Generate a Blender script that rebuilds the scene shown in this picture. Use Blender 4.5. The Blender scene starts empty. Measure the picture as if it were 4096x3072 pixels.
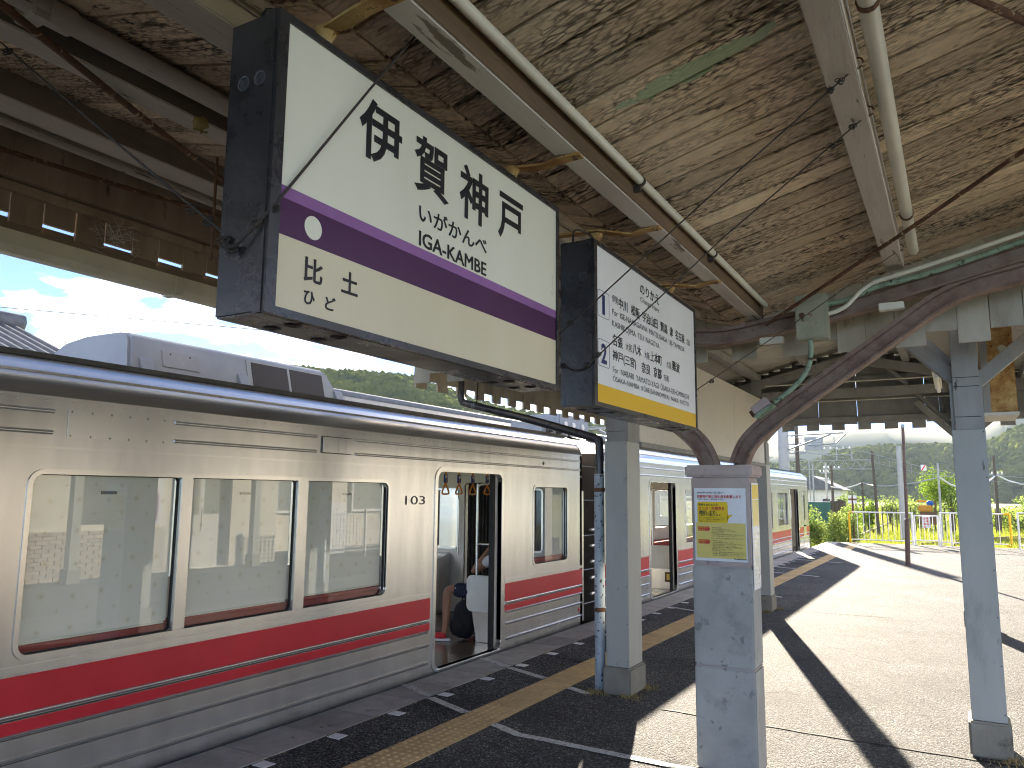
import bpy, bmesh, math, random
from mathutils import Vector, Matrix, noise
random.seed(11)
SC = bpy.context.scene
COL = SC.collection
R = math.radians

# ------------------------------------------------------------------ camera
cam_d = bpy.data.cameras.new('camera'); cam = bpy.data.objects.new('camera', cam_d); COL.objects.link(cam)
yaw, pit, rol = R(29.69), R(8.01), R(.52)
fw = Vector((-math.sin(yaw)*math.cos(pit), math.cos(yaw)*math.cos(pit), math.sin(pit)))
rt = Vector((math.cos(yaw), math.sin(yaw), 0)); up = rt.cross(fw)
r2 = rt*math.cos(rol)+up*math.sin(rol); u2 = up*math.cos(rol)-rt*math.sin(rol)
cam.matrix_world = Matrix(((r2.x, u2.x, -fw.x, 0), (r2.y, u2.y, -fw.y, 0), (r2.z, u2.z, -fw.z, 1.58), (0, 0, 0, 1)))
cam_d.sensor_width = 36; cam_d.lens = 3109/4096*36; cam_d.clip_start = .05; cam_d.clip_end = 8000
SC.camera = cam

# ------------------------------------------------------------------ light
SUN_AZ, SUN_EL = R(-18), R(17.3)          # azimuth from +Y towards +X
SKY_STRENGTH, SUN_STRENGTH, EXPOSURE = .056, 3.9, 3.15
sun_dir = Vector((math.sin(SUN_AZ)*math.cos(SUN_EL), math.cos(SUN_AZ)*math.cos(SUN_EL), math.sin(SUN_EL)))
sl = bpy.data.lights.new('sun', 'SUN'); sl.energy = SUN_STRENGTH; sl.angle = R(.53); sl.color = (1, .92, .80)
so = bpy.data.objects.new('sun', sl); COL.objects.link(so); so.location = (-20, 60, 40)
so.rotation_euler = (-sun_dir).to_track_quat('-Z', 'Y').to_euler()
W = bpy.data.worlds.new('World'); SC.world = W; W.use_nodes = True
wt = W.node_tree; wt.nodes.clear()

def N(nt, typ, props=None, **inp):
    n = nt.nodes.new(typ)
    for k, v in (props or {}).items(): setattr(n, k, v)
    for k, v in inp.items():
        key = k.replace('_', ' ') if not k.startswith('i') or not k[1:].isdigit() else int(k[1:])
        s = n.inputs[key]
        if isinstance(v, bpy.types.NodeSocket): nt.links.new(v, s)
        elif isinstance(v, bpy.types.Node): nt.links.new(v.outputs[0], s)
        else: s.default_value = v
    return n

def ramp(nt, fac, stops, interp='LINEAR'):
    n = nt.nodes.new('ShaderNodeValToRGB'); cr = n.color_ramp; cr.interpolation = interp
    while len(cr.elements) < len(stops): cr.elements.new(.5)
    for e, (p, c) in zip(cr.elements, stops):
        e.position = p; e.color = (*c, 1) if isinstance(c, tuple) else (c, c, c, 1)
    nt.links.new(fac if isinstance(fac, bpy.types.NodeSocket) else fac.outputs[0], n.inputs[0])
    return n

def mixc(nt, fac, a, b, mode='MIX'):
    n = nt.nodes.new('ShaderNodeMix'); n.data_type = 'RGBA'; n.blend_type = mode
    for i, v in ((0, fac), (6, a), (7, b)):
        if isinstance(v, bpy.types.Node): v = v.outputs[0]
        if isinstance(v, bpy.types.NodeSocket): nt.links.new(v, n.inputs[i])
        else: n.inputs[i].default_value = v if i == 0 else (*v, 1)
    return n.outputs[2]

sky = N(wt, 'ShaderNodeTexSky', {'sky_type': 'NISHITA', 'sun_disc': False, 'sun_elevation': SUN_EL, 'sun_rotation': SUN_AZ,
                                 'altitude': 100, 'air_density': .36, 'dust_density': .02, 'ozone_density': 4.})
tc = N(wt, 'ShaderNodeTexCoord')
sx = N(wt, 'ShaderNodeSeparateXYZ', Vector=tc.outputs['Generated'])
zz = N(wt, 'ShaderNodeMath', {'operation': 'ADD'}, i0=sx.outputs[2], i1=.12)
ux = N(wt, 'ShaderNodeMath', {'operation': 'DIVIDE'}, i0=sx.outputs[0], i1=zz.outputs[0])
uy = N(wt, 'ShaderNodeMath', {'operation': 'DIVIDE'}, i0=sx.outputs[1], i1=zz.outputs[0])
cv = N(wt, 'ShaderNodeCombineXYZ', X=ux.outputs[0], Y=uy.outputs[0], Z=5.9)
cn = N(wt, 'ShaderNodeTexNoise', Vector=cv.outputs[0], Scale=1.25, Detail=12., Roughness=.56, Distortion=.3)
cmask = ramp(wt, cn.outputs['Fac'], [(.505, 0.), (.585, 1.)])
cshade = ramp(wt, N(wt, 'ShaderNodeTexNoise', Vector=cv.outputs[0], Scale=1.7, Detail=8.).outputs['Fac'], [(.34, (2.4, 2.8, 3.6)), (.62, (14., 13.8, 13.4))])
skyc = mixc(wt, N(wt, 'ShaderNodeMath', {'operation': 'MULTIPLY'}, i0=cmask.outputs[0], i1=.85).outputs[0], sky.outputs[0], cshade.outputs[0])
bg = N(wt, 'ShaderNodeBackground', Color=skyc, Strength=SKY_STRENGTH)
wo = N(wt, 'ShaderNodeOutputWorld', Surface=bg.outputs[0])
VS = SC.view_settings
VS.view_transform = 'Standard'; VS.look = 'None'; VS.exposure = EXPOSURE; VS.gamma = 1; VS.use_curve_mapping = False
VS.use_white_balance = True; VS.white_balance_temperature = 7050; VS.white_balance_tint = 10
SC.cycles.max_bounces = 8; SC.cycles.diffuse_bounces = 4; SC.cycles.glossy_bounces = 4
SC.cycles.transmission_bounces = 6; SC.cycles.transparent_max_bounces = 16; SC.cycles.volume_bounces = 0
SC.cycles.caustics_reflective = False; SC.cycles.caustics_refractive = False
SC.cycles.use_denoising = True; SC.cycles.use_adaptive_sampling = True; SC.cycles.adaptive_threshold = .014; SC.cycles.filter_width = 1.1; SC.cycles.sample_clamp_indirect = 6

# ------------------------------------------------------------------ materials
MATS = {}
def newmat(name):
    m = bpy.data.materials.new(name); m.use_nodes = True; MATS[name] = m
    nt = m.node_tree; p = nt.nodes['Principled BSDF']
    return m, nt, p

def pos(nt, sc=(1, 1, 1)):
    g = N(nt, 'ShaderNodeNewGeometry')
    return N(nt, 'ShaderNodeMapping', Vector=g.outputs['Position'], Scale=sc).outputs[0]

def mat(name, stops, scale=4, stretch=(1, 1, 1), rough=.7, metal=0., bump=0., bscale=None, detail=6, rvar=.1, spec=.4, spots=None, distort=0., tone=0.):
    """weathered surface: a noise-driven ramp of base colours, optional stain spots, relief"""
    m, nt, p = newmat(name)
    if isinstance(stops, tuple): stops = [(0., tuple(c*.86 for c in stops)), (1., tuple(min(1, c*1.12) for c in stops))]
    else:
        pass
    v = pos(nt, stretch)
    n = N(nt, 'ShaderNodeTexNoise', Vector=v, Scale=scale, Detail=detail, Roughness=.6, Distortion=distort)
    rr = ramp(nt, n.outputs['Fac'], [(.28+.44*a, c) for a, c in stops])
    col = rr.outputs[0]
    if spots:                      # (scale, threshold, colour, softness)
        for s_, th, c_, soft in spots:
            k = N(nt, 'ShaderNodeTexNoise', Vector=pos(nt, stretch), Scale=s_, Detail=8, Roughness=.65)
            f = ramp(nt, k.outputs['Fac'], [(th, 0.), (th+soft, 1.)])
            col = mixc(nt, f.outputs[0], col, c_)
    if tone:
        oi = N(nt, 'ShaderNodeObjectInfo')
        tr = ramp(nt, oi.outputs['Random'], [(0., 1-tone), (1., 1+tone)])
        col = mixc(nt, 1., col, tr.outputs[0], 'MULTIPLY')
    nt.links.new(col, p.inputs['Base Color'])
    rv = ramp(nt, n.outputs['Fac'], [(.3, max(.02, rough-rvar)), (.7, min(1, rough+rvar))])
    nt.links.new(rv.outputs[0], p.inputs['Roughness'])
    p.inputs['Metallic'].default_value = metal; p.inputs['Specular IOR Level'].default_value = spec
    if bump:
        b = N(nt, 'ShaderNodeTexNoise', Vector=v, Scale=bscale or scale*6, Detail=6, Roughness=.65)
        bn = N(nt, 'ShaderNodeBump', Strength=bump, Distance=.01, Height=b.outputs['Fac'])
        nt.links.new(bn.outputs[0], p.inputs['Normal'])
    return m

def plain(name, c, rough=.5, metal=0., spec=.4):
    m, nt, p = newmat(name)
    p.inputs['Base Color'].default_value = (*c, 1); p.inputs['Roughness'].default_value = rough
    p.inputs['Metallic'].default_value = metal; p.inputs['Specular IOR Level'].default_value = spec
    return m

PATCH = (-.64, 2.205, 2.87)
def peeling(name, c1, c2, dark, green, axis='x', cell=55, tone=.12, amount=.5):
    """old flaking paint on boards; the grain runs along the given axis"""
    m, nt, p = newmat(name)
    st = {'x': (.24, 1, 1), 'y': (1, .24, 1), 'z': (1, 1, .24)}[axis]
    g = N(nt, 'ShaderNodeNewGeometry'); oi = N(nt, 'ShaderNodeObjectInfo')
    off = N(nt, 'ShaderNodeVectorMath', {'operation': 'SCALE'}, Vector=oi.outputs['Location'], Scale=.37)
    ad = N(nt, 'ShaderNodeVectorMath', {'operation': 'ADD'}, i0=g.outputs['Position'], i1=off.outputs[0])
    v = N(nt, 'ShaderNodeMapping', Vector=ad.outputs[0], Scale=st).outputs[0]
    warp = N(nt, 'ShaderNodeTexNoise', Vector=v, Scale=22., Detail=3.)
    wv = N(nt, 'ShaderNodeVectorMath', {'operation': 'SCALE'}, Vector=warp.outputs['Color'], Scale=.018)
    v2 = N(nt, 'ShaderNodeVectorMath', {'operation': 'ADD'}, i0=v, i1=wv.outputs[0]).outputs[0]
    vo = N(nt, 'ShaderNodeTexVoronoi', {'feature': 'DISTANCE_TO_EDGE'}, Vector=v2, Scale=cell)
    crack = ramp(nt, vo.outputs['Distance'], [(.04, 1.), (.26, 0.)])
    area = N(nt, 'ShaderNodeTexNoise', Vector=N(nt, 'ShaderNodeMapping', Vector=ad.outputs[0], Scale=tuple(s*.9 for s in st)).outputs[0], Scale=5.5, Detail=5., Roughness=.6)
    am = ramp(nt, area.outputs['Fac'], [(.36, 0.), (.62, 1.)])
    fine = N(nt, 'ShaderNodeTexNoise', Vector=v, Scale=34., Detail=8., Roughness=.7)
    brk = ramp(nt, N(nt, 'ShaderNodeTexNoise', Vector=v, Scale=60., Detail=3.).outputs['Fac'], [(.36, 0.), (.52, 1.)])
    cf0 = N(nt, 'ShaderNodeMath', {'operation': 'MULTIPLY'}, i0=crack.outputs[0], i1=brk.outputs[0])
    cf = N(nt, 'ShaderNodeMath', {'operation': 'MULTIPLY'}, i0=cf0.outputs[0], i1=am.outputs[0])
    base = ramp(nt, fine.outputs['Fac'], [(.3, c2), (.62, c1)])
    col = mixc(nt, cf.outputs[0], base.outputs[0], dark)
    # flakes lost altogether: bare dark wood
    lost = N(nt, 'ShaderNodeTexNoise', Vector=v, Scale=13., Detail=9., Roughness=.72)
    lost_ = N(nt, 'ShaderNodeTexNoise', Vector=N(nt, 'ShaderNodeMapping', Vector=g.outputs['Position'], Scale=(.6, 1, 1)).outputs[0], Scale=11., Detail=7., Roughness=.65)
    lm = ramp(nt, lost.outputs['Fac'], [(.66-.1*amount, 0.), (.70-.1*amount, 1.)])
    col = mixc(nt, N(nt, 'ShaderNodeMath', {'operation': 'MULTIPLY'}, i0=lm.outputs[0], i1=.85).outputs[0], col, dark)
    gn = N(nt, 'ShaderNodeTexNoise', Vector=N(nt, 'ShaderNodeMapping', Vector=g.outputs['Position'], Location=(3.1, 1.7, 0), Scale=st).outputs[0], Scale=2.3, Detail=7., Roughness=.6)
    gm = ramp(nt, gn.outputs['Fac'], [(.71, 0.), (.73, 1.)])
    # one large scab where the top coat has come away and the green undercoat shows
    pm = N(nt, 'ShaderNodeMapping', Vector=N(nt, 'ShaderNodeVectorMath', {'operation': 'SUBTRACT'}, i0=g.outputs['Position'], i1=PATCH).outputs[0], Scale=(5.2, 23., 0.))
    pl_ = N(nt, 'ShaderNodeVectorMath', {'operation': 'LENGTH'}, Vector=pm.outputs[0])
    pn = N(nt, 'ShaderNodeMath', {'operation': 'MULTIPLY_ADD'}, i0=lost_.outputs['Fac'], i1=-2.2, i2=pl_.outputs['Value'])
    pk = ramp(nt, pn.outputs[0], [(.0, 1.), (.05, 0.)])
    gm = N(nt, 'ShaderNodeMath', {'operation': 'MAXIMUM'}, i0=gm.outputs[0], i1=pk.outputs[0])
    col = mixc(nt, gm.outputs[0], col, green)
    tr = ramp(nt, oi.outputs['Random'], [(0., 1-tone), (1., 1+tone)])
    col = mixc(nt, 1., col, tr.outputs[0], 'MULTIPLY')
    nt.links.new(col, p.inputs['Base Color'])
    p.inputs['Roughness'].default_value = .8; p.inputs['Specular IOR Level'].default_value = .25
    h1 = ramp(nt, vo.outputs['Distance'], [(.0, 0.), (.2, 1.)])
    h = N(nt, 'ShaderNodeMath', {'operation': 'MULTIPLY'}, i0=h1.outputs[0], i1=am.outputs[0])
    h2 = N(nt, 'ShaderNodeMath', {'operation': 'SUBTRACT'}, i0=h.outputs[0], i1=lm.outputs[0])
    h3 = N(nt, 'ShaderNodeMath', {'operation': 'MULTIPLY_ADD'}, i0=fine.outputs['Fac'], i1=.7, i2=h2.outputs[0])
    bn = N(nt, 'ShaderNodeBump', Strength=.9, Distance=.006, Height=h3.outputs[0])
    nt.links.new(bn.outputs[0], p.inputs['Normal'])
    return m

def foliage(name, c1, c2, scale=1.5, trans=.45):
    m, nt, p = newmat(name); nt.nodes.remove(p)
    n = N(nt, 'ShaderNodeTexNoise', Vector=pos(nt), Scale=scale, Detail=4.)
    col = ramp(nt, n.outputs['Fac'], [(.32, c1), (.68, c2)])
    d = N(nt, 'ShaderNodeBsdfDiffuse', Color=col.outputs[0]); t = N(nt, 'ShaderNodeBsdfTranslucent', Color=col.outputs[0])
    mx = N(nt, 'ShaderNodeMixShader', i0=trans, i1=d.outputs[0], i2=t.outputs[0])
    nt.links.new(mx.outputs[0], nt.nodes['Material Output'].inputs[0])
    return m

def glass(name, ior=1.9, tint=(1, 1, 1), rough=0.):
    m, nt, p = newmat(name); nt.nodes.remove(p)
    f0 = ((ior-1)/(ior+1))**2              # Schlick, the same from both sides of the pane
    lw = N(nt, 'ShaderNodeLayerWeight', Blend=.5)
    p5 = N(nt, 'ShaderNodeMath', {'operation': 'POWER'}, i0=lw.outputs['Facing'], i1=5.)
    f = N(nt, 'ShaderNodeMath', {'operation': 'MULTIPLY_ADD'}, i0=p5.outputs[0], i1=1-f0, i2=f0)
    t = N(nt, 'ShaderNodeBsdfTransparent', Color=(*tint, 1)); g = N(nt, 'ShaderNodeBsdfGlossy', Roughness=rough)
    mx = N(nt, 'ShaderNodeMixShader', i0=f.outputs[0], i1=t.outputs[0], i2=g.outputs[0])
    nt.links.new(mx.outputs[0], nt.nodes['Material Output'].inputs[0])
    return m

def asphalt(name):
    m, nt, p = newmat(name)
    v = pos(nt)
    vo = N(nt, 'ShaderNodeTexVoronoi', Vector=v, Scale=95., Randomness=1.)
    stone = ramp(nt, N(nt, 'ShaderNodeSeparateColor', Color=vo.outputs['Color']).outputs[0], [(0., (.075, .075, .078)), (.5, (.135, .135, .138)), (.82, (.24, .238, .232)), (1., (.50, .49, .47))])
    gap = ramp(nt, vo.outputs['Distance'], [(.35, 1.), (.6, .35)])
    c = mixc(nt, 1., stone.outputs[0], gap.outputs[0], 'MULTIPLY')
    big = N(nt, 'ShaderNodeTexNoise', Vector=v, Scale=1.1, Detail=7., Roughness=.62)
    br = ramp(nt, big.outputs['Fac'], [(.3, .60), (.7, 1.30)])
    c = mixc(nt, 1., c, br.outputs[0], 'MULTIPLY')
    # old dusty grey blended over the sunlit zone, its tone set for the sun
    sp = N(nt, 'ShaderNodeSeparateXYZ', Vector=v)
    old = ramp(nt, N(nt, 'ShaderNodeMapRange', Value=sp.outputs[0], i1=-3.2, i2=-1.9).outputs[0], [(0., 0.), (1., 1.)])
    c = mixc(nt, N(nt, 'ShaderNodeMath', {'operation': 'MULTIPLY'}, i0=old.outputs[0], i1=.30).outputs[0], c, (.125, .122, .115))
    stn = N(nt, 'ShaderNodeTexNoise', Vector=v, Scale=.6, Detail=9., Roughness=.7, Distortion=.8)
    sm = ramp(nt, stn.outputs['Fac'], [(.53, 0.), (.68, .6)])
    c = mixc(nt, sm.outputs[0], c, (.06, .058, .053))
    pv = N(nt, 'ShaderNodeTexVoronoi', Vector=v, Scale=9., Randomness=1.)
    chip = ramp(nt, pv.outputs['Distance'], [(.06, 1.), (.085, 0.)])
    c = mixc(nt, N(nt, 'ShaderNodeMath', {'operation': 'MULTIPLY'}, i0=chip.outputs[0], i1=.75).outputs[0], c, (.42, .41, .39))
    wn_ = N(nt, 'ShaderNodeTexNoise', Vector=v, Scale=2.4, Detail=6.)
    wv_ = N(nt, 'ShaderNodeVectorMath', {'operation': 'MULTIPLY_ADD'}, i0=wn_.outputs['Color'], i1=(.5, .5, 0), i2=v)
    cr_ = N(nt, 'ShaderNodeTexVoronoi', {'feature': 'DISTANCE_TO_EDGE'}, Vector=wv_.outputs[0], Scale=.55)
    ck0 = ramp(nt, cr_.outputs['Distance'], [(.002, .8), (.006, 0.)])
    ck_ = N(nt, 'ShaderNodeMath', {'operation': 'MULTIPLY'}, i0=ck0.outputs[0], i1=ramp(nt, stn.outputs['Fac'], [(.46, 0.), (.6, 1.)]).outputs[0])
    c = mixc(nt, ck_.outputs[0], c, (.035, .033, .03))
    nt.links.new(c, p.inputs['Base Color']); p.inputs['Roughness'].default_value = .9; p.inputs['Specular IOR Level'].default_value = .12
    hb = N(nt, 'ShaderNodeMath', {'operation': 'SUBTRACT'}, i0=1., i1=vo.outputs['Distance'])
    bn = N(nt, 'ShaderNodeBump', Strength=.9, Distance=.010, Height=hb.outputs[0])
    nt.links.new(bn.outputs[0], p.inputs['Normal'])
    return m

def stainless(name, base=(.64, .635, .62), rough=.27, streak=.09, metal=.78):
    m, nt, p = newmat(name)
    n = N(nt, 'ShaderNodeTexNoise', Vector=pos(nt, (3, 3, .35)), Scale=3., Detail=5., Roughness=.55)
    col = ramp(nt, n.outputs['Fac'], [(.3, tuple(c*(1-streak*1.5) for c in base)), (.55, base), (.75, tuple(min(1, c*(1+streak)) for c in base))])
    k = N(nt, 'ShaderNodeTexNoise', Vector=pos(nt, (1, 1, .5)), Scale=1.6, Detail=8., Roughness=.68)
    dirt = ramp(nt, k.outputs['Fac'], [(.55, 0.), (.78, .28)])
    c = mixc(nt, dirt.outputs[0], col.outputs[0], (.40, .37, .31))
    # grime near the skirt
    sp = N(nt, 'ShaderNodeSeparateXYZ', Vector=pos(nt))
    sk = N(nt, 'ShaderNodeMapRange', Value=sp.outputs[2], i1=.02, i2=-.10)
    gm = N(nt, 'ShaderNodeMath', {'operation': 'MULTIPLY'}, i0=sk.outputs[0], i1=k.outputs['Fac'])
    c = mixc(nt, gm.outputs[0], c, (.17, .155, .13))
    nt.links.new(c, p.inputs['Base Color'])
    p.inputs['Roughness'].default_value = rough; p.inputs['Metallic'].default_value = metal
    w = N(nt, 'ShaderNodeTexNoise', Vector=pos(nt), Scale=2.0, Detail=1.)
    bn = N(nt, 'ShaderNodeBump', Strength=.05, Distance=.01, Height=w.outputs['Fac'])
    nt.links.new(bn.outputs[0], p.inputs['Normal'])
    return m

M = MATS
peeling('plank_paint', (.82, .67, .49), (.60, .465, .325), (.07, .05, .036), (.42, .50, .33), 'x', 60, .22, .5)
mat('beam_paint', [(0, (.50, .44, .38)), (.5, (.64, .585, .52)), (1, (.70, .65, .585))], 7, (1, .12, 1), .75, bump=.45, bscale=30, spots=[(16, .61, (.24, .195, .15), .03), (45, .66, (.13, .10, .08), .03), (5, .67, (.33, .42, .32), .02)])
mat('board_paint', [(0, (.36, .31, .23)), (.5, (.50, .45, .355)), (1, (.57, .525, .42))], 5, (1, 1, .35), .8, bump=.4, tone=.13, spots=[(8, .60, (.22, .165, .115), .12), (30, .68, (.12, .09, .06), .03)])
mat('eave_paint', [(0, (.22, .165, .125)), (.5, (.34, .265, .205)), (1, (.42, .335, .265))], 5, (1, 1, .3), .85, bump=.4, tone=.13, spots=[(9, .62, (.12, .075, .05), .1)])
mat('beam_bare', [(0, (.11, .068, .035)), (1, (.21, .14, .08))], 9, (1, .12, 1), .8, bump=.4)
mat('old_wood', [(0, (.17, .13, .10)), (1, (.29, .235, .185))], 8, (1, .15, 1), .85, bump=.5)
mat('pvc_cream', (.76, .73, .60), 3, rough=.38, spec=.5)
mat('rust_rail', [(0, (.16, .095, .07)), (.5, (.27, .185, .145)), (1, (.35, .26, .215))], 9, (1, 1, 1), .72, metal=.1, bump=.35, spots=[(26, .62, (.20, .075, .03), .05)])
mat('rail_foot', [(0, (.30, .24, .19)), (1, (.50, .43, .36))], 9, (1, 1, 1), .75, bump=.3, spots=[(20, .6, (.2, .09, .045), .06)])
mat('rust_strap', [(0, (.24, .09, .03)), (.45, (.42, .24, .08)), (1, (.62, .46, .20))], 11, (1, 1, 1), .75, bump=.5, spots=[(30, .58, (.10, .04, .02), .06)])
mat('rust_dark', [(0, (.07, .035, .022)), (1, (.21, .10, .055))], 20, rough=.85, bump=.6, spots=[(24, .6, (.45, .36, .22), .03)])
mat('wire_metal', (.055, .043, .035), 30, rough=.75)
mat('box_paint', [(0, (.30, .295, .21)), (1, (.42, .41, .30))], 6, rough=.6, bump=.2, spots=[(9, .64, (.24, .09, .03), .03), (34, .67, (.16, .06, .025), .02)])
mat('green_pipe', [(0, (.16, .22, .15)), (.5, (.28, .37, .26)), (1, (.34, .43, .31))], 14, rough=.65, bump=.3, spots=[(25, .56, (.05, .06, .05), .05)])
mat('sign_body', [(0, (.018, .017, .018)), (1, (.04, .037, .036))], 8, rough=.3, bump=.1, spec=.6, spots=[(45, .73, (.34, .32, .29), .02)])
mat('sign_white', [(0, (.76, .74, .58)), (1, (.84, .82, .66))], 3, (1, 1, .25), .32, rvar=.06, spots=[(40, .76, (.5, .46, .36), .03)])
mat('sign_white2', [(0, (.80, .80, .75)), (1, (.87, .87, .83))], 3, (1, 1, .25), .32, rvar=.06)
mat('sign_cream', [(0, (.70, .61, .40)), (1, (.78, .69, .48))], 3, (1, 1, .3), .34, rvar=.06, spots=[(38, .75, (.45, .38, .25), .03)])
mat('sign_purple', (.075, .016, .072), 4, rough=.33, rvar=.06)
mat('sign_lilac', (.30, .13, .33), 4, rough=.33, rvar=.06)
plain('sign_yellow', (.85, .50, .02), .35)
plain('ink_black', (.012, .012, .014), .4)
plain('ink_navy', (.012, .022, .12), .4)
plain('grille_grey', (.08, .08, .085), .5)
asphalt('asphalt')
mat('coping', [(0, (.32, .305, .285)), (1, (.52, .50, .47))], 5, rough=.85, bump=.5, bscale=60, tone=.16, spots=[(7, .62, (.09, .085, .075), .1)])
mat('tactile', [(0, (.47, .32, .15)), (1, (.66, .47, .24))], 6, rough=.7, bump=.2, tone=.1, spots=[(16, .64, (.25, .19, .12), .08)])
mat('road_paint', [(0, (.45, .45, .44)), (1, (.72, .72, .70))], 16, rough=.7, bump=.2, spots=[(60, .55, (.12, .12, .12), .06)])
plain('square_white', (.82, .83, .84), .45)
mat('seam_dark', (.03, .027, .022), 20, rough=.9)
mat('dry_weed', (.30, .23, .10), 20, rough=.9)
mat('concrete', [(0, (.38, .37, .335)), (1, (.53, .52, .475))], 3.2, rough=.85, bump=.35, bscale=40, spots=[(5, .54, (.33, .33, .30), .14), (13, .61, (.26, .26, .235), .06)])
mat('concrete_cap', [(0, (.44, .345, .31)), (1, (.58, .49, .45))], 5, rough=.85, bump=.35, spots=[(7, .6, (.24, .235, .22), .06)])
mat('plinth', [(0, (.20, .19, .155)), (1, (.33, .315, .27))], 4, rough=.9, bump=.4, spots=[(6, .6, (.10, .095, .07), .1)])
mat('post_paint', [(0, (.34, .35, .325)), (1, (.46, .47, .44))], 2.2, (1, 1, .3), .5, bump=.12, spots=[(4, .58, (.27, .275, .25), .14), (14, .66, (.17, .15, .13), .04)])
mat('timber_grey', [(0, (.25, .25, .235)), (1, (.38, .38, .36))], 5, (1, 1, .3), .8, bump=.4, spots=[(18, .66, (.10, .09, .08), .04)])
mat('plywood', [(0, (.58, .55, .47)), (.5, (.68, .66, .58)), (1, (.60, .58, .51))], 5, (.4, 1, 1), .55, bump=.1, distort=3.5)
mat('corrugated', [(0, (.42, .40, .34)), (1, (.56, .54, .47))], 3, rough=.6, tone=.05)
mat('black_pipe', (.035, .035, .04), 4, rough=.3, spec=.6)
mat('chipped_pipe', [(0, (.33, .40, .46)), (1, (.50, .57, .62))], 5, rough=.5, bump=.3, spots=[(22, .585, (.07, .045, .04), .012)])
mat('poster_paper', (.86, .87, .88), 2, rough=.3)
plain('poster_yellow', (.85, .58, .0), .35)
mat('poster_cream', (.82, .66, .18), 2, rough=.35)
plain('poster_red', (.62, .05, .03), .35)
plain('poster_blue', (.05, .10, .35), .35)
stainless('stainless'); stainless('stainless_bright', (.70, .69, .66), .24, .02, .75); stainless('stainless_roof', (.62, .61, .60), .26, .03, .85)
mat('train_red', (.56, .02, .035), 2, rough=.34, rvar=.04, spec=.5)
mat('rubber', (.02, .02, .022), 5, rough=.6)
mat('roof_dark', [(0, (.05, .05, .05)), (1, (.11, .11, .105))], 20, (1, .3, 1), .75, bump=.4)
mat('aircon', [(0, (.19, .22, .27)), (1, (.27, .305, .36))], 2, rough=.4, spots=[(3, .64, (.33, .34, .37), .1)])
mat('mesh_grille', (.03, .027, .03), 60, rough=.6)
mat('interior_cream', (.80, .79, .74), 2, rough=.5)
mat('interior_floor', [(0, (.10, .075, .06)), (1, (.16, .125, .10))], 2, rough=.22, rvar=.05, spec=.6)
mat('seat_cloth', (.35, .06, .05), 30, rough=.9)
plain('strap_orange', (.75, .26, .02), .4); plain('strap_tag', (.02, .05, .25), .4)
mat('gangway', [(0, (.055, .042, .034)), (1, (.10, .08, .065))], 6, rough=.6)
mat('bellows', (.015, .015, .017), 10, rough=.7)
foliage('blind', (.88, .86, .74), (.92, .90, .79), 1.2, .12)
foliage('blind_print', (.79, .74, .56), (.79, .74, .56), 1.2, .12)
plain('window_dark', (.02, .02, .02), .4)
glass('glass', 2.1, (.96, .97, .95)); glass('glass_clear', 1.6, (.95, .97, .95))
mat('skin', [(0, (.30, .145, .085)), (1, (.38, .19, .12))], 9, rough=.5, rvar=.05)
mat('shirt', (.70, .70, .72), 10, rough=.85)
mat('shorts', (.022, .027, .055), 14, rough=.85)
mat('shoe_red', (.55, .03, .04), 20, rough=.6)
mat('hair', (.012, .01, .01), 30, rough=.6)
mat('bag', (.012, .012, .015), 20, rough=.75, bump=.4)
mat('white_paint', (.78, .79, .80), 6, rough=.45)
mat('yellow_paint', (.78, .45, .01), 6, rough=.45)
mat('brown_pole', [(0, (.07, .045, .04)), (1, (.125, .085, .075))], 8, rough=.45, bump=.15)
mat('pole_concrete', [(0, (.33, .34, .35)), (1, (.45, .46, .46))], 3, rough=.8)
mat('pole_wood', (.10, .085, .07), 6, (1, 1, .2), .85)
mat('grey_steel', (.28, .31, .33), 6, rough=.5, metal=.4)
mat('roof_tile', [(0, (.07, .075, .085)), (1, (.15, .155, .17))], 6, rough=.5, bump=.2)
mat('plaster', (.74, .70, .60), 3, rough=.85)
mat('brick', [(0, (.46, .38, .30)), (1, (.58, .50, .41))], 6, rough=.85, tone=.15)
mat('mortar', (.55, .52, .46), 10, rough=.9)
mat('door_white', (.70, .69, .64), 2, rough=.5)
mat('earth', [(0, (.13, .14, .05)), (1, (.22, .22, .09))], .6, rough=.95, bump=.3, spots=[(.35, .52, (.10, .15, .035), .12)])
mat('ballast', [(0, (.10, .085, .07)), (1, (.22, .19, .16))], 30, rough=.95, bump=.8)
mat('sleeper', (.09, .07, .05), 6, rough=.9)
mat('track_rail', (.16, .10, .07), 6, rough=.6, metal=.4)
mat('machine_orange', (.50, .24, .02), 6, rough=.6)
mat('machine_blue', (.02, .10, .42), 6, rough=.7)
mat('machine_brown', (.14, .08, .045), 6, rough=.8)
mat('green_sheet', (.03, .12, .10), 4, rough=.6)
foliage('grass', (.16, .22, .025), (.38, .40, .06), .8, .55)
foliage('leaf', (.08, .16, .02), (.22, .31, .04), 2.5, .5)
foliage('leaf_bush', (.13, .21, .05), (.30, .36, .10), 2.0, .5)
foliage('forest', (.035, .065, .016), (.14, .165, .035), .09, .3)
mat('bark', (.10, .08, .06), 8, rough=.9, bump=.4)
mat('mountain', [(0, (.035, .06, .02)), (1, (.08, .10, .035))], .012, rough=.95)
mat('nest', (.52, .40, .16), 60, rough=.85, bump=.8)
plain('web_silk', (.75, .75, .75), .6)

# ------------------------------------------------------------------ builders
BASE = {}
def thing(name, label, cat, base=(0, 0, 0), group=None):
    o = bpy.data.objects.new(name, None); COL.objects.link(o); o.location = base; o.empty_display_size = .1
    o['label'] = label; o['category'] = cat
    if group: o['group'] = group
    BASE[o] = Vector(base); return o

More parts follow.
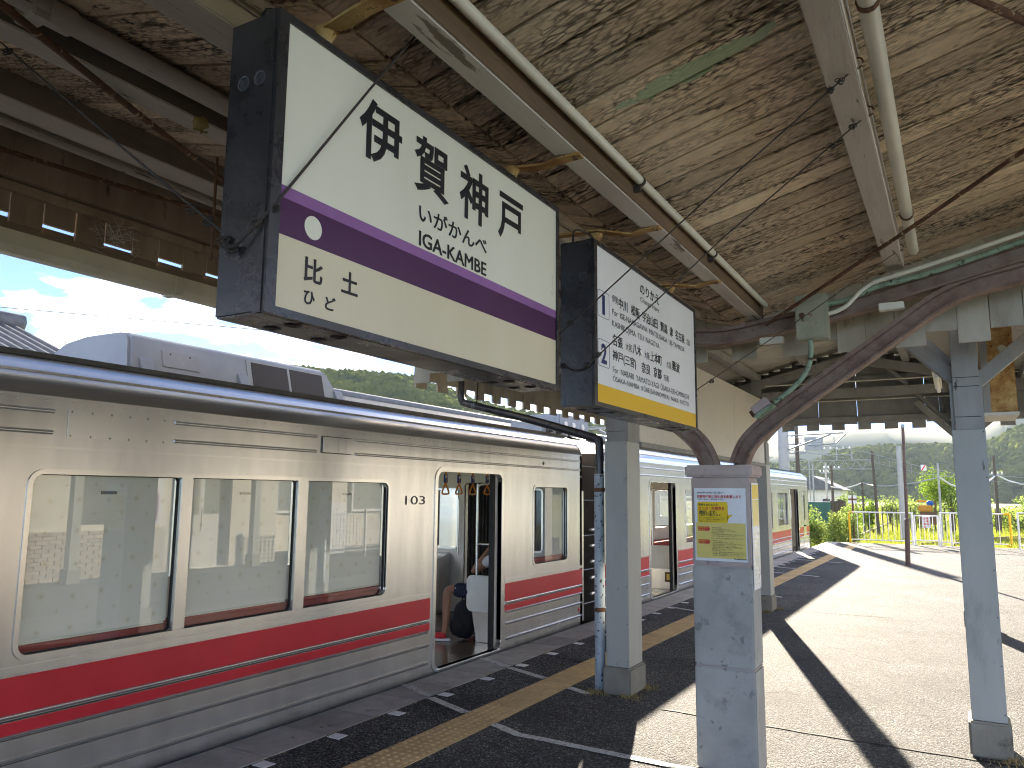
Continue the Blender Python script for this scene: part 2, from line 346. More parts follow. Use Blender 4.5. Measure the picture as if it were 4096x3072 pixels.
def tag(o, label, cat, group=None, kind=None):
    if kind: o['kind'] = kind
    if label: o['label'] = label
    if cat: o['category'] = cat
    if group: o['group'] = group
    return o

def rootbase(p):
    while p is not None and p not in BASE: p = p.parent
    return BASE[p] if p is not None else Vector((0, 0, 0))

class MB:
    def __init__(s): s.v = []; s.f = []; s.mi = []; s.cur = 0
    def face(s, idx): s.f.append(idx); s.mi.append(s.cur)
    def poly(s, pts):
        b = len(s.v); s.v += [Vector(p) for p in pts]; s.face(list(range(b, b+len(pts)))); return s
    def hexa(s, p):                      # 8 corners: bottom 4 ccw, top 4 ccw
        b = len(s.v); s.v += [Vector(q) for q in p]
        for f in ((3, 2, 1, 0), (4, 5, 6, 7), (0, 1, 5, 4), (1, 2, 6, 5), (2, 3, 7, 6), (3, 0, 4, 7)): s.face([b+i for i in f])
        return s
    def box(s, x0, x1, y0, y1, z0, z1):
        return s.hexa([(x0, y0, z0), (x1, y0, z0), (x1, y1, z0), (x0, y1, z0), (x0, y0, z1), (x1, y0, z1), (x1, y1, z1), (x0, y1, z1)])
    def bar(s, a, b, w, h, upv=(0, 0, 1)):  # square bar from a to b, w sideways, h along up
        a = Vector(a); b = Vector(b); t = (b-a).normalized(); sd = t.cross(Vector(upv)).normalized(); n = sd.cross(t).normalized()
        sd *= w/2; n *= h/2
        return s.hexa([a-sd-n, a+sd-n, b+sd-n, b-sd-n, a-sd+n, a+sd+n, b+sd+n, b-sd+n])
    def sweep(s, path, prof, upv=(0, 0, 1), caps=True, scale=None, closed=False):
        path = [Vector(p) for p in path]; m = len(prof); b0 = len(s.v)
        for i, p in enumerate(path):
            t = (path[min(i+1, len(path)-1)]-path[max(i-1, 0)]).normalized()
            u = Vector(upv)
            if abs(t.dot(u)) > .98: u = Vector((1, 0, 0)) if abs(t.x) < .9 else Vector((0, 1, 0))
            sd = t.cross(u).normalized(); n = sd.cross(t).normalized(); k = scale[i] if scale else 1
            s.v += [p+sd*(a*k)+n*(c*k) for a, c in prof]
        for i in range(len(path)-1):
            for j in range(m):
                a, c = b0+i*m+j, b0+i*m+(j+1) % m
                s.face([a, c, c+m, a+m])
        if caps:
            s.face([b0+j for j in reversed(range(m))]); s.face([b0+(len(path)-1)*m+j for j in range(m)])
        return s
    def tube(s, path, r, n=8, upv=(0, 0, 1), scale=None):
        return s.sweep(path, [(r*math.cos(2*math.pi*j/n), r*math.sin(2*math.pi*j/n)) for j in range(n)], upv, True, scale)
    def extrude(s, pts, d):              # planar polygon extruded by vector d
        d = Vector(d); n = len(pts); b = len(s.v); s.v += [Vector(p) for p in pts]+[Vector(p)+d for p in pts]
        s.face(list(range(n))); s.face([b2 for b2 in reversed(range(n, 2*n))])
        s.f[-2] = [b+i for i in range(n)]; s.f[-1] = [b+i for i in reversed(range(n, 2*n))]
        for i in range(n): s.face([b+i, b+n+i, b+n+(i+1) % n, b+(i+1) % n])
        return s
    def lathe(s, c, prof, n=16, axis='z'):
        b = len(s.v); c = Vector(c)
        for r, h in prof:
            for j in range(n):
                a = 2*math.pi*j/n; x, y = r*math.cos(a), r*math.sin(a)
                s.v.append(c+Vector({'z': (x, y, h), 'y': (x, h, y), 'x': (h, x, y)}[axis]))
        for i in range(len(prof)-1):
            for j in range(n):
                p, q = b+i*n+j, b+i*n+(j+1) % n; s.face([p, q, q+n, p+n])
        return s
    def blob(s, c, r, sub=1, jit=.25, sq=(1, 1, 1), seed=0):
        bm = bmesh.new(); bmesh.ops.create_icosphere(bm, subdivisions=sub, radius=1)
        b = len(s.v); c = Vector(c)
        for v in bm.verts:
            k = 1+jit*noise.noise(v.co*1.9+Vector((seed*3.7, seed*1.3, seed)))*1.6
            s.v.append(c+Vector((v.co.x*sq[0], v.co.y*sq[1], v.co.z*sq[2]))*r*k)
        for f in bm.faces: s.face([b+v.index for v in f.verts])
        bm.free(); return s
    def mesh(s, name, mats, smooth=False, off=None):
        me = bpy.data.meshes.new(name)
        off = off or Vector((0, 0, 0))
        me.from_pydata([v-off for v in s.v], [], s.f)
        for m in (mats if isinstance(mats, (list, tuple)) else [mats]): me.materials.append(M[m] if isinstance(m, str) else m)
        if any(s.mi): me.polygons.foreach_set('material_index', s.mi)
        bm = bmesh.new(); bm.from_mesh(me); bmesh.ops.recalc_face_normals(bm, faces=bm.faces); bm.to_mesh(me); bm.free()
        if smooth: me.polygons.foreach_set('use_smooth', [True]*len(me.polygons))
        me.update(); return me
    def build(s, name, mats, parent=None, smooth=False, bevel=0, angle=40):
        me = s.mesh(name, mats, smooth, rootbase(parent))
        if bevel:
            bm = bmesh.new(); bm.from_mesh(me); bmesh.ops.remove_doubles(bm, verts=bm.verts, dist=1e-5)
            ed = [e for e in bm.edges if len(e.link_faces) == 2 and e.calc_face_angle(0) > R(angle)]
            bmesh.ops.bevel(bm, geom=ed, offset=bevel, segments=2, affect='EDGES', clamp_overlap=True)
            bm.to_mesh(me); bm.free()
        o = bpy.data.objects.new(name, me); COL.objects.link(o)
        if smooth and smooth != 'all':
            try: me.set_sharp_from_angle(angle=R(angle))
            except Exception: pass
        o.parent = parent
        return o

def piece(name, me, loc, parent, rot=None):
    o = bpy.data.objects.new(name, me); COL.objects.link(o); o.parent = parent
    o.location = Vector(loc)-rootbase(parent)
    if rot: o.rotation_euler = rot
    return o

def struct(o): o['kind'] = 'structure'; return o
def box(name, m, parent, x0, x1, y0, y1, z0, z1, bevel=0):
    return MB().box(x0, x1, y0, y1, z0, z1).build(name, m, parent, bevel=bevel)
def tube(name, m, parent, path, r, n=8, upv=(0, 0, 1)):
    return MB().tube(path, r, n, upv).build(name, m, parent, smooth=True, angle=50)

def rrect(u0, u1, v0, v1, r, n=5):
    pts = []
    for cu, cv, a0 in ((u1-r, v0+r, -90), (u1-r, v1-r, 0), (u0+r, v1-r, 90), (u0+r, v0+r, 180)):
        for i in range(n+1):
            a = R(a0+90*i/n); pts.append((cu+r*math.cos(a), cv+r*math.sin(a)))
    return pts

def plate(outer, holes, mp, thick, m, name, parent, smooth=False):
    """flat plate with holes: outline and holes in (u,v); mp(u,v,d) gives the 3D point at depth d"""
    bm = bmesh.new(); loops = [outer]+holes; ed = []
    for lp in loops:
        vs = [bm.verts.new((u, v, 0)) for u, v in lp]
        ed += [bm.edges.new((vs[i], vs[(i+1) % len(vs)])) for i in range(len(vs))]
    bmesh.ops.triangle_fill(bm, use_beauty=True, use_dissolve=False, edges=ed)
    bm.verts.index_update()
    mb = MB(); uv = [v.co.copy() for v in bm.verts]
    n = len(uv); mb.v = [Vector(mp(c.x, c.y, 0)) for c in uv]+[Vector(mp(c.x, c.y, thick)) for c in uv]
    for f in bm.faces:
        ix = [v.index for v in f.verts]; mb.face(ix); mb.face([i+n for i in reversed(ix)])
    b = 0
    for lp in loops:
        k = len(lp)
        for i in range(k): mb.face([b+i, b+(i+1) % k, b+(i+1) % k+n, b+i+n])
        b += k
    bm.free()
    return mb.build(name, m, parent, smooth=smooth)

def ring(u0, u1, v0, v1, r, w, mp, thick, m, name, parent):
    return plate(rrect(u0-w, u1+w, v0-w, v1+w, r+w), [rrect(u0, u1, v0, v1, r)], mp, thick, m, name, parent)

def text_mesh(body, bold=0.):
    c = bpy.data.curves.new('lettering', 'FONT'); c.body = body; c.size = 1; c.resolution_u = 3; c.fill_mode = 'FRONT'
    if bold: c.bevel_depth = bold; c.bevel_resolution = 1
    o = bpy.data.objects.new('lettering', c); COL.objects.link(o)
    dg = bpy.context.evaluated_depsgraph_get(); me = bpy.data.meshes.new_from_object(o.evaluated_get(dg))
    bpy.data.objects.remove(o); bpy.data.curves.remove(c); return me

def lettering(body, u0, u1, v0, v1, mp, m, parent, bold=0., name='lettering', d=.0015):
    """text fitted into a box on a plane; mp(u,v,d) maps plane coordinates to space"""
    me = text_mesh(body, bold)
    xs = [v.co.x for v in me.vertices]; ys = [v.co.y for v in me.vertices]
    xa, xb, ya, yb = min(xs), max(xs), min(ys), max(ys); off = rootbase(parent)
    if u1 is None: u1 = u0+(xb-xa)*(v1-v0)/(yb-ya)
    for v in me.vertices:
        v.co = Vector(mp(u0+(v.co.x-xa)/(xb-xa)*(u1-u0), v0+(v.co.y-ya)/(yb-ya)*(v1-v0), d+(v.co.z/bold*.0008 if bold else 0)))-off
    me.materials.clear(); me.materials.append(M[m])
    o = bpy.data.objects.new(name, me); COL.objects.link(o); o.parent = parent; return o

# ================================================================== the setting: ground and platform
GZ = -.85
g = MB(); g.box(-1480, 1080, -38, 1190, GZ-.5, GZ); struct(g.build('ground', 'earth'))
plat = MB().box(-3.676, 1.72, -14, 29.7, GZ+.004, 0).build('platform', 'asphalt'); struct(plat)
# cross joints in the asphalt
for (xa, ya, xb, yb, w) in ((-2.02, 5.822, 1.7, 5.66, .022), (-2.2, 11.62, -.85, 11.66, .014), (-3.2, 7.02, -3.66, 7.08, .012), (.9, 7, 1.35, 19, .02)):
    a = Vector((xa, ya, .0035)); b = Vector((xb, yb, .0035)); mb = MB(); path = []
    n = 36
    for i in range(n+1):
        q = a.lerp(b, i/n); q.y += random.uniform(-.008, .008); q.x += random.uniform(-.006, .006); path.append(q)
    mb.sweep(path, [(-w/2, 0), (w/2, 0), (w/2, .001), (-w/2, .001)]); mb.build('surface_joint', 'seam_dark', plat)
# coping stones along the train side, pitch .5 m
cm = MB().box(-.2015, .2015, -.2435, .2435, -.12, .006).mesh('coping_stone', 'coping')
bmc = bmesh.new(); bmc.from_mesh(cm); bmesh.ops.bevel(bmc, geom=list(bmc.edges), offset=.004, segments=1, affect='EDGES'); bmc.to_mesh(cm); bmc.free()
for i in range(-6, 53):
    o = piece('coping_stone', cm, (-3.8795, 3.312+.5*i, 0), plat); o.location.z += random.uniform(-.002, .002)
box('edge_wall', 'concrete', plat, -4.05, -3.68, -14, 29.68, GZ+.004, -.125)
box('bedding_joint', 'seam_dark', plat, -3.681, -3.6762, -14, 29.6, -.12, .0035)
# tactile paving, 300 mm tiles with truncated domes
tb = MB().box(-.1485, .1485, -.1475, .1475, -.02, .005)
for i in range(5):
    for j in range(5):
        tb.lathe(((i-2)*.058, (j-2)*.058, .005), [(.0165, 0), (.012, .006), (0, .0068)], 8)
tm = tb.mesh('tactile_tile', 'tactile')
for i in range(-14, 82):
    o = piece('tactile_tile', tm, (-3.0385, 3.9+.2985*i, .0), plat)
    o.rotation_euler.z = random.uniform(-.004, .004); o.location.z += random.uniform(-.0012, .0008)
# white reflector squares beside the coping
sm_ = MB().box(-.05, .05, -.045, .045, 0, .004).mesh('edge_marker', 'square_white')
for i in range(-3, 41):
    o = piece('edge_marker', sm_, (-3.615, 3.46+.6235*i, .001), plat); o.rotation_euler.z = random.uniform(-.05, .05)
def line(pts, w=.07, z=.0045):
    MB().sweep([(x, y, z) for x, y in pts], [(-w/2, 0), (w/2, 0), (w/2, .0015), (-w/2, .0015)]).build('painted_line', 'road_paint', plat)
line([(-3.662, 5.185), (-3.2, 4.98)]); line([(-2.88, 4.842), (-2.62, 4.722), (-2.42, 4.72), (-2.2, 4.705), (-1.76, 4.683), (-1.3, 4.66)])
line([(-3.66, 6.42), (-3.2, 6.223)]); line([(-2.88, 6.04), (-2.66, 5.94)])
line([(-4.075, 6.63), (-3.70, 6.44)], z=.0075); line([(-4.075, 5.41), (-3.70, 5.21)], z=.0075)
for k, y in enumerate((11.0, 13.5, 14.7, 17.2, 18.4, 20.9, 22.1, 24.6)):
    line([(-3.66, y), (-3.2, y-.2)]); line([(-2.88, y-.34), (-2.5, y-.5)]) if k % 2 else None
# weeds in the joint beside the coping
wb = MB()
for i in range(260):
    y = random.choice((3.56, 4.05, 5.0, 4.6, 6.1, 7.2, 8.0))+random.gauss(0, .1); x = -3.677+random.gauss(0, .012); h = random.uniform(.008, .03); a = random.uniform(0, 6.28)
    wb.poly([(x, y, .002), (x+.004*math.cos(a), y+.004*math.sin(a), .002), (x+random.uniform(-.02, .02), y+random.uniform(-.02, .02), h)])
for cx, cy in ((-2.33, 6.0), (-2.33, 6.36), (-2.34, 11.66), (-2.4, 11.3), (-2.62, 6.0), (.2, 5.8)):
    for i in range(90):
        x = cx+random.gauss(0, .05); y = cy+random.gauss(0, .05); h = random.uniform(.01, .05)
        wb.poly([(x, y, .001), (x+.006, y+.003, .001), (x+random.uniform(-.02, .02), y+random.uniform(-.02, .02), h)])
o = wb.build('weeds', 'dry_weed'); tag(o, 'dry weeds and litter in the platform joints', 'weeds', kind='stuff')

# tracks: train side and the yard beyond the platform end
def track(path, gauge=1.067, name='railway_track', label=''):
    base = Vector(path[0]); t = thing(name, label, 'railway track', base)
    path = [Vector(p) for p in path]
    MB().sweep([p+Vector((0, 0, .02)) for p in path], [(-1.5, -.06), (1.5, -.06), (1.1, .12), (-1.1, .12)]).build('ballast', 'ballast', t)
    for sgn in (-1, 1):
        MB().sweep([p+Vector((0, 0, .24)) for p in path], [(sgn*gauge/2-.03, -.06), (sgn*gauge/2+.03, -.06), (sgn*gauge/2+.03, .08), (sgn*gauge/2-.03, .08)]).build('rail', 'track_rail', t)
    sl_ = MB().box(-.95, .95, -.1, .1, .08, .185).mesh('sleeper', 'sleeper')
    d = 0; n = 0
    for a, b in zip(path, path[1:]):
        L = (b-a).length; dirn = (b-a)/L
        while d < L and n < 120:
            o = piece('sleeper', sl_, a+dirn*d, t, (0, 0, math.atan2(dirn.y, dirn.x)-math.pi/2)); d += .75; n += 1
        d -= L
    return t
track([(-5.5, 20, GZ), (-5.5, 45, GZ), (-5.7, 70, GZ), (-6.5, 95, GZ)], label='overgrown track running on from under the train')
track([(-5.2, 29, GZ), (-2.6, 37, GZ), (.2, 45, GZ), (4.5, 56, GZ), (10, 70, GZ)], label='weedy siding track curving right behind the white fence')
track([(3.0, -12, GZ), (3.0, 20, GZ), (3.0, 44, GZ)], label='track on the right-hand side of the platform')

# ================================================================== near canopy (butterfly roof)
XC = -1.245
def ceil_z(x): return 2.77+.265*(abs(x-XC)-.215)
can = thing('platform_canopy', 'old butterfly-roofed wooden platform canopy with peeling plank ceiling', 'canopy', (XC, 0, 0))
def plank_mesh(x0, x1, nm):
    t = .022; L = math.hypot(x1-x0, .265*(x1-x0)); a = MB()
    a.box(0, L, -.0665, .0665, 0, t); return a.mesh(nm, 'plank_paint'), L
pr, _ = plank_mesh(XC+.012, 1.5, 'plank'); pl, _ = plank_mesh(XC+.012, 1.5, 'plank')
ang = math.atan(.265)
for me in (pr, pl):
    bmp = bmesh.new(); bmp.from_mesh(me); bmesh.ops.bevel(bmp, geom=list(bmp.edges), offset=.002, segments=1, affect='EDGES'); bmp.to_mesh(me); bmp.free()
for i in range(-2, 36):
    y = .1+.148*i
    j = random.uniform(-.002, .003)
    o = piece('plank', pr, (XC+.008, y, ceil_z(XC+.008)+j), can, (0, -ang, 0)); o.rotation_euler.x = random.uniform(-.012, .012)
    o = piece('plank', pl, (XC-.008, y, ceil_z(XC-.008)+random.uniform(-.002, .003)), can, (0, -ang, math.pi)); o.rotation_euler = (random.uniform(-.012, .012), -ang, math.pi)
# roof covering above
rs = MB(); 
rs.hexa([(XC, -9, ceil_z(XC)+.03), (1.62, -9, ceil_z(1.62)+.03), (1.62, 5.28, ceil_z(1.62)+.03), (XC, 5.28, ceil_z(XC)+.03), (XC, -9, ceil_z(XC)+.06), (1.62, -9, ceil_z(1.62)+.06), (1.62, 5.28, ceil_z(1.62)+.06), (XC, 5.28, ceil_z(XC)+.06)])
rs.hexa([(-4.05, -9, ceil_z(-4.05)+.03), (XC, -9, ceil_z(XC)+.03), (XC, 5.28, ceil_z(XC)+.03), (-4.05, 5.28, ceil_z(-4.05)+.03), (-4.05, -9, ceil_z(-4.05)+.06), (XC, -9, ceil_z(XC)+.06), (XC, 5.28, ceil_z(XC)+.06), (-4.05, 5.28, ceil_z(-4.05)+.06)])
rs.build('roof_deck', 'old_wood', can)
def purlin(x0, x1, zb, zt, side=None, m='beam_paint', y1=4.86):
    o = MB().box(x0, x1, -9, y1, zb, zt).build('purlin', m, can, bevel=.004)
    if side: MB().box(side-.0015, side+.0015, -9, y1-.003, zb+.004, zt).build('bare_side', 'beam_bare' if side > -1 else 'old_wood', o)
    return o
purlin(-1.067, -.985, 2.66, 2.775, -.9838)
purlin(-1.103, -1.071, 2.71, 2.765)                       # thin batten beside it
purlin(-1.52, -1.41, 2.66, 2.775); purlin(-1.405, -1.375, 2.715, 2.762)
purlin(-.287, -.19, 2.87, 2.99)
purlin(-2.31, -2.213, 2.857, 2.99, -2.2118)
purlin(-3.33, -3.175, 3.115, 3.27, -3.1738); purlin(-3.68, -3.64, 3.215, 3.235); purlin(-3.60, -3.57, 3.245, 3.265)
purlin(.66, .80, 3.115, 3.25)
# inside of the left eave
purlin(-3.80, -3.70, 3.27, 3.40)
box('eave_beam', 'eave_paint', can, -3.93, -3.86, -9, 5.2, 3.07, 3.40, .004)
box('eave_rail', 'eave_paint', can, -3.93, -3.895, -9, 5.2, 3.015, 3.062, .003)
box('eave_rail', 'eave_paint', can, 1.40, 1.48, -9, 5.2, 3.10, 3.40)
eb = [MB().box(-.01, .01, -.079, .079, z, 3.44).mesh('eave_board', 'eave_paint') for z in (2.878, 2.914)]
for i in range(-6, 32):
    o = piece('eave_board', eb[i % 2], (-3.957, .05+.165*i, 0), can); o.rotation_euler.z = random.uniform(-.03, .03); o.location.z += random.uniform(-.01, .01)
# gutter hung outside the left eave, stops at the downpipe
gt = MB(); pf = []
for i in range(9):
    a = math.pi*i/8; pf.append((-.055*math.cos(a), -.055*math.sin(a)))
pf += [(.05, 0), *[(.048*math.cos(math.pi*i/8), -.048*math.sin(math.pi*i/8)) for i in range(9)], (-.05, 0)]
gt.sweep([(-4.03, -9, 2.80), (-4.03, 5.1, 2.80)], [(-.06, .05), (-.06, -.03), (-.03, -.065), (.03, -.065), (.06, -.03), (.06, .05), (.052, .05), (.05, -.025), (.026, -.056), (-.026, -.056), (-.05, -.025), (-.052, .05)])
gt.build('gutter', 'pvc_cream', can, smooth=True, angle=30)
box('gutter_board', 'old_wood', can, -3.985, -3.968, -9, 5.2, 2.845, 2.90)
for y in (.6, 2.9, 4.6): box('gutter_joint', 'pvc_cream', can, -4.096, -3.964, y, y+.07, 2.73, 2.852, .012)
# rust-coloured old rails as rafters and curved brackets of the frame over the pillar
RP = [(-.05, -.055), (.05, -.055), (.05, -.043), (.008, -.034), (.008, .026), (.028, .032), (.028, .055), (-.028, .055), (-.028, .032), (-.008, .026), (-.008, -.034), (-.05, -.043)]
def smooth_path(pts, sub=6):
    out = []; P = [Vector(p) for p in pts]
    for i in range(len(P)-1):
        p0, p1, p2, p3 = P[max(i-1, 0)], P[i], P[i+1], P[min(i+2, len(P)-1)]
        for k in range(sub):
            t = k/sub; out.append(.5*((2*p1)+(p2-p0)*t+(2*p0-5*p1+4*p2-p3)*t*t+(3*p1-p0-3*p2+p3)*t**3))
    out.append(P[-1]); return out
raf = [(1.45, 3.13), (.9, 3.0), (.39, 2.885), (-.1, 2.773), (-.58, 2.662), (-.92, 2.612), (-1.1, 2.584), (XC, 2.574)]
raf = raf+[(2*XC-x, z) for x, z in reversed(raf[:-1])]
def rail_member(name, pts, y=4.85, flip=False):
    path = smooth_path([(x, y, z) for x, z in pts], 5); mb = MB()
    pf_ = [(a, -b) for a, b in RP] if flip else RP
    mb.sweep(path, pf_, upv=(0, 0, 1)); o = mb.build(name, ['rust_rail', 'rail_foot'], can, smooth=True, angle=30)
    return o
rail_member('rafter_rail', raf)
rail_member('rafter_rail', raf, y=-1.6)
box('rafter_plate', 'pvc_cream', can, -1.0, -.86, 4.80, 4.84, 2.495, 2.535, .004); box('rafter_plate', 'pvc_cream', can, -.33, -.20, 4.78, 4.84, 2.63, 2.67, .004)
# closing boards at the end of the canopy, alternate lengths
sb = {}
for i in range(33):
    x = -3.94+.1665*i
    if x > 1.45: break
    long_ = i % 2 == 0
    z0 = (2.487 if long_ else 2.563)+random.uniform(-.004, .004)
    o = MB().box(x+.0015, x+.165, 5.235+random.uniform(-.003, .003), 5.255, z0, ceil_z(x+.08)+.02).build('end_board', 'board_paint', can, bevel=.002)
box('end_ledger', 'timber_grey', can, -3.93, 1.45, 5.257, 5.30, 2.66, 2.76)
# bracing rods and pipes under the left slope
def rod(a, b, r=.011, m='rust_dark', name='tie_rod'):
    return tube(name, m, can, [a, Vector(a).lerp(Vector(b), .5)+Vector((0, 0, -.006)), b], r, 8)
rod((-1.65, .45, 2.66), (-3.12, 2.72, 3.07)); rod((-4.0+.16, 1.75, 3.17), (-3.25, 2.66, 3.0), .012)
rod((-.955, 4.79, 2.61), (.65, 3.42, 3.11), .010); rod((.02, 2.2, 2.95), (.68, 3.4, 3.1), .012)
tube('pipe', 'beam_paint', can, [(-2.125, -3, 2.90), (-2.125, 4.7, 2.90)], .032, 12)
MB().tube([(-2.125, 1.09, 2.90), (-2.125, 1.16, 2.90)], .040, 12).build('pipe_coupling', 'beam_paint', can, smooth=True)
box('pipe_bracket', 'beam_paint', can, -2.20, -2.10, 1.045, 1.095, 2.86, 2.96, .004)
tube('pipe', 'pvc_cream', can, [(-.134, -3, 2.93), (-.134, 4.7, 2.93)], .027, 12)
for y in (2.18, 4.05): MB().tube([(-.134, y, 2.93), (-.134, y+.02, 2.93)], .031, 12).build('pipe_clip', 'rust_dark', can)
tube('hanger_rod', 'rust_dark', can, [(-2.42, 1.92, 2.86), (-2.42, 1.92, 2.45)], .006, 6)
for y in (2.457, 2.803, 4.511):
    MB().tube([(-.19+.018*math.cos(a*.7), y, 2.90+.018*math.sin(a*.7)) for a in range(9)], .003, 6, (0, 1, 0)).build('eye_bolt', 'rust_dark', can)
# electrical conduit on the beam
cd = thing('conduit', 'cream plastic conduit clipped along the brown beam above the signs', 'conduit', (-.95, 1, 2.74))
tube('pipe', 'pvc_cream', cd, [(-.957, -3, 2.735), (-.957, 4.80, 2.735)], .0165, 12)
for y in (2.62, 3.62):
    MB().tube([(-.957, y, 2.735), (-.957, y+.018, 2.735)], .0195, 12).build('clip', 'wire_metal', cd, smooth=True)
    box('clip_tab', 'wire_metal', cd, -.982, -.955, y, y+.018, 2.695, 2.72)
# concrete pillar with the pair of curved rails
pi = thing('concrete_pillar', 'square concrete pillar with a notice, carrying two curved rusty rails', 'pillar', (-1.25, 4.85, 0))
for k, (z0, z1) in enumerate(((0, .577), (.583, 1.157), (1.163, 1.69))):
    MB().box(-1.43+.001*k, -1.075-.001*k, 4.741+.001*k, 4.963, z0, z1).build('shaft_block', 'concrete' if k < 2 else 'concrete_cap', pi, bevel=.008)
for z in (.577, 1.157): box('joint', 'concrete_cap', pi, -1.426, -1.079, 4.745, 4.96, z, z+.006)
MB().box(-1.458, -1.052, 4.715, 4.992, 1.69, 1.762).build('cap', 'concrete_cap', pi, bevel=.01)
arm = [(-1.165, 1.72), (-1.15, 1.79), (-1.095, 1.90), (-.985, 2.005), (-.85, 2.10), (-.6, 2.272), (-.25, 2.512), (-.10, 2.615), (.02, 2.685), (.17, 2.735), (.38, 2.775), (.9, 2.895), (1.4, 3.01)]
def rail_arm(pts):
    path = smooth_path([(x, 4.85, z) for x, z in pts], 5)
    return MB().sweep(path, RP).build('rail_arm', 'rust_rail', pi, smooth=True, angle=30)
rail_arm(arm); rail_arm([(2*XC-x, z) for x, z in arm])

# ================================================================== rear shelter (wooden gable roof)
sh = thing('wooden_shelter', 'grey-painted wooden gable shelter further along the platform', 'shelter', (-1.18, 8.8, 0))
XR = -1.18
def roof_z(x): return 3.66-.24*abs(x-XR)
def post(x0, x1, y0, y1, parent):
    p = MB().box(x0, x1, y0, y1, .212, 2.015).build('post', 'post_paint', parent, bevel=.003)
    MB().box(x0-.02, x1+.02, y0-.03, y1+.03, 0, .21).build('plinth', 'plinth', p, bevel=.012)
    MB().box(x0+.022, x1-.014, y0+.015, y1-.02, 2.0152, 2.95).build('upper_post', 'timber_grey', p, bevel=.003)
    for xx in (x0+.002, x1-.018): MB().box(xx, xx+.018, y0+.03, y1-.03, 2.0154, 2.33).build('cheek_board', 'timber_grey', p)
    for z in (2.10, 2.30, 2.36): MB().box(x0+.024, x1-.016, y0+.0125, y0+.0148, z, z+.004).build('board_gap', 'window_dark', p)
    for z in [.26+.29*k for k in range(7)]:
        MB().lathe((x1-.012, y0-.0005, z), [(.004, -.001), (.004, -.002), (0, -.002)], 8, 'y').build('screw', 'window_dark', p)
    return p
post(-.012, .178, 5.84, 6.09, sh); post(-2.55, -2.355, 6.05, 6.35, sh)
post(-2.53, -2.335, 11.36, 11.62, sh); post(-.012, .178, 11.36, 11.62, sh)
# corrugated roof
for sgn in (-1, 1):
    mb = MB(); n = 220; y0, y1 = 5.4, 13.2
    vs = []
    for i in range(n+1):
        y = y0+(y1-y0)*i/n; dz = .012*math.sin(i*math.pi/2*.8)
        vs.append((y, dz))
    b = len(mb.v)
    xe = -4.12 if sgn < 0 else 1.75
    for y, dz in vs: mb.v += [Vector((XR, y, roof_z(XR)+dz)), Vector((xe, y, roof_z(xe)+dz)), Vector((XR, y, roof_z(XR)+dz+.012)), Vector((xe, y, roof_z(xe)+dz+.012))]
    for i in range(n):
        q = 4*i; mb.face([q, q+1, q+5, q+4]); mb.face([q+2, q+6, q+7, q+3])
    mb.build('roof_sheet', 'corrugated', sh, smooth='all')
for x in (-3.9, -3.1, -2.45, -1.75, XR, -.5, .09, .8, 1.5):
    MB().box(x-.045, x+.045, 5.42, 13.1, roof_z(x)-.125, roof_z(x)-.035).build('roof_purlin', 'timber_grey', sh, bevel=.003)
for y in (5.98, 11.5):
    for sgn, xe in ((-1, -4.0), (1, 1.65)):
        MB().bar((XR, y, roof_z(XR)-.20), (xe, y, roof_z(xe)-.20), .10, .13, (0, 0, 1)).build('rafter', 'timber_grey', sh, bevel=.003)
    MB().box(-2.45, .09, y-.05, y+.05, 2.93, 3.05).build('tie_beam', 'timber_grey', sh, bevel=.003)
    for sgn in (-1, 1):
        xb = XR+sgn*1.27
        MB().bar((xb-sgn*.06, y-.005, 2.36), (xb-sgn*.50, y-.005, 2.82), .085, .12, (0, 1, 0)).build('knee_brace', 'timber_grey', sh, bevel=.003)
        MB().bar((xb+sgn*.06, y-.005, 2.34), (xb+sgn*.55, y-.005, 2.76), .085, .12, (0, 1, 0)).build('knee_brace', 'timber_grey', sh, bevel=.003)
        MB().bar((xb-sgn*.08, y+.06, 2.48), (xb-sgn*.95, y+.06, 3.46), .05, .10, (0, 1, 0)).build('diagonal_brace', 'timber_grey', sh, bevel=.003)
        MB().box(xb-.07, xb+.07, y-.075, y-.052, 2.98, 3.32).build('bolted_plate', 'timber_grey', sh)
# gable boards at the far end
for i in range(34):
    x = -4.0+.1675*i
    if x > 1.6: break
    z0 = 2.497 if i % 2 else 2.575
    MB().box(x+(.004 if i in (14, 17, 22) else .0003), x+.1672, 11.70+.0035*(i % 2), 11.72, z0, roof_z(x+.08)-.02).build('gable_board', 'timber_grey', sh)
box('gable_ledger', 'timber_grey', sh, -3.95, 1.55, 11.66, 11.698, 2.60, 2.68, .003)
box('gable_ledger', 'timber_grey', sh, -3.95, 1.55, 11.66, 11.698, 2.915, 2.97, .003); box('gable_ledger', 'timber_grey', sh, -3.0, .9, 11.66, 11.698, 3.18, 3.24, .003)
# left eave boards
lb = [MB().box(-.009, .009, -.081, .081, z, 3.0).mesh('eave_board', 'board_paint') for z in (2.49, 2.565)]
for i in range(44): piece('eave_board', lb[i % 2], (-4.06-.003*(i % 2), 5.5+.162*i, 0), sh)
rb = [MB().box(-.009, .009, -.081, .081, z, 3.0).mesh('eave_board', 'board_paint') for z in (2.49, 2.565)]
for i in range(44): piece('eave_board', rb[i % 2], (1.66, 5.5+.168*i, 0), sh)
box('eave_plate', 'timber_grey', sh, -4.045, -3.98, 5.45, 13.0, 2.78, 2.90, .004)
# plywood panels between the left posts
for y0, y1 in ((6.352, 8.0), (8.004, 9.7), (9.704, 11.355)):
    MB().box(-2.372, -2.352, y0, y1, 2.03, 2.935).build('plywood_panel', 'plywood', sh, bevel=.002)
box('panel_rail', 'timber_grey', sh, -2.40, -2.335, 6.352, 11.357, 1.985, 2.029, .003)
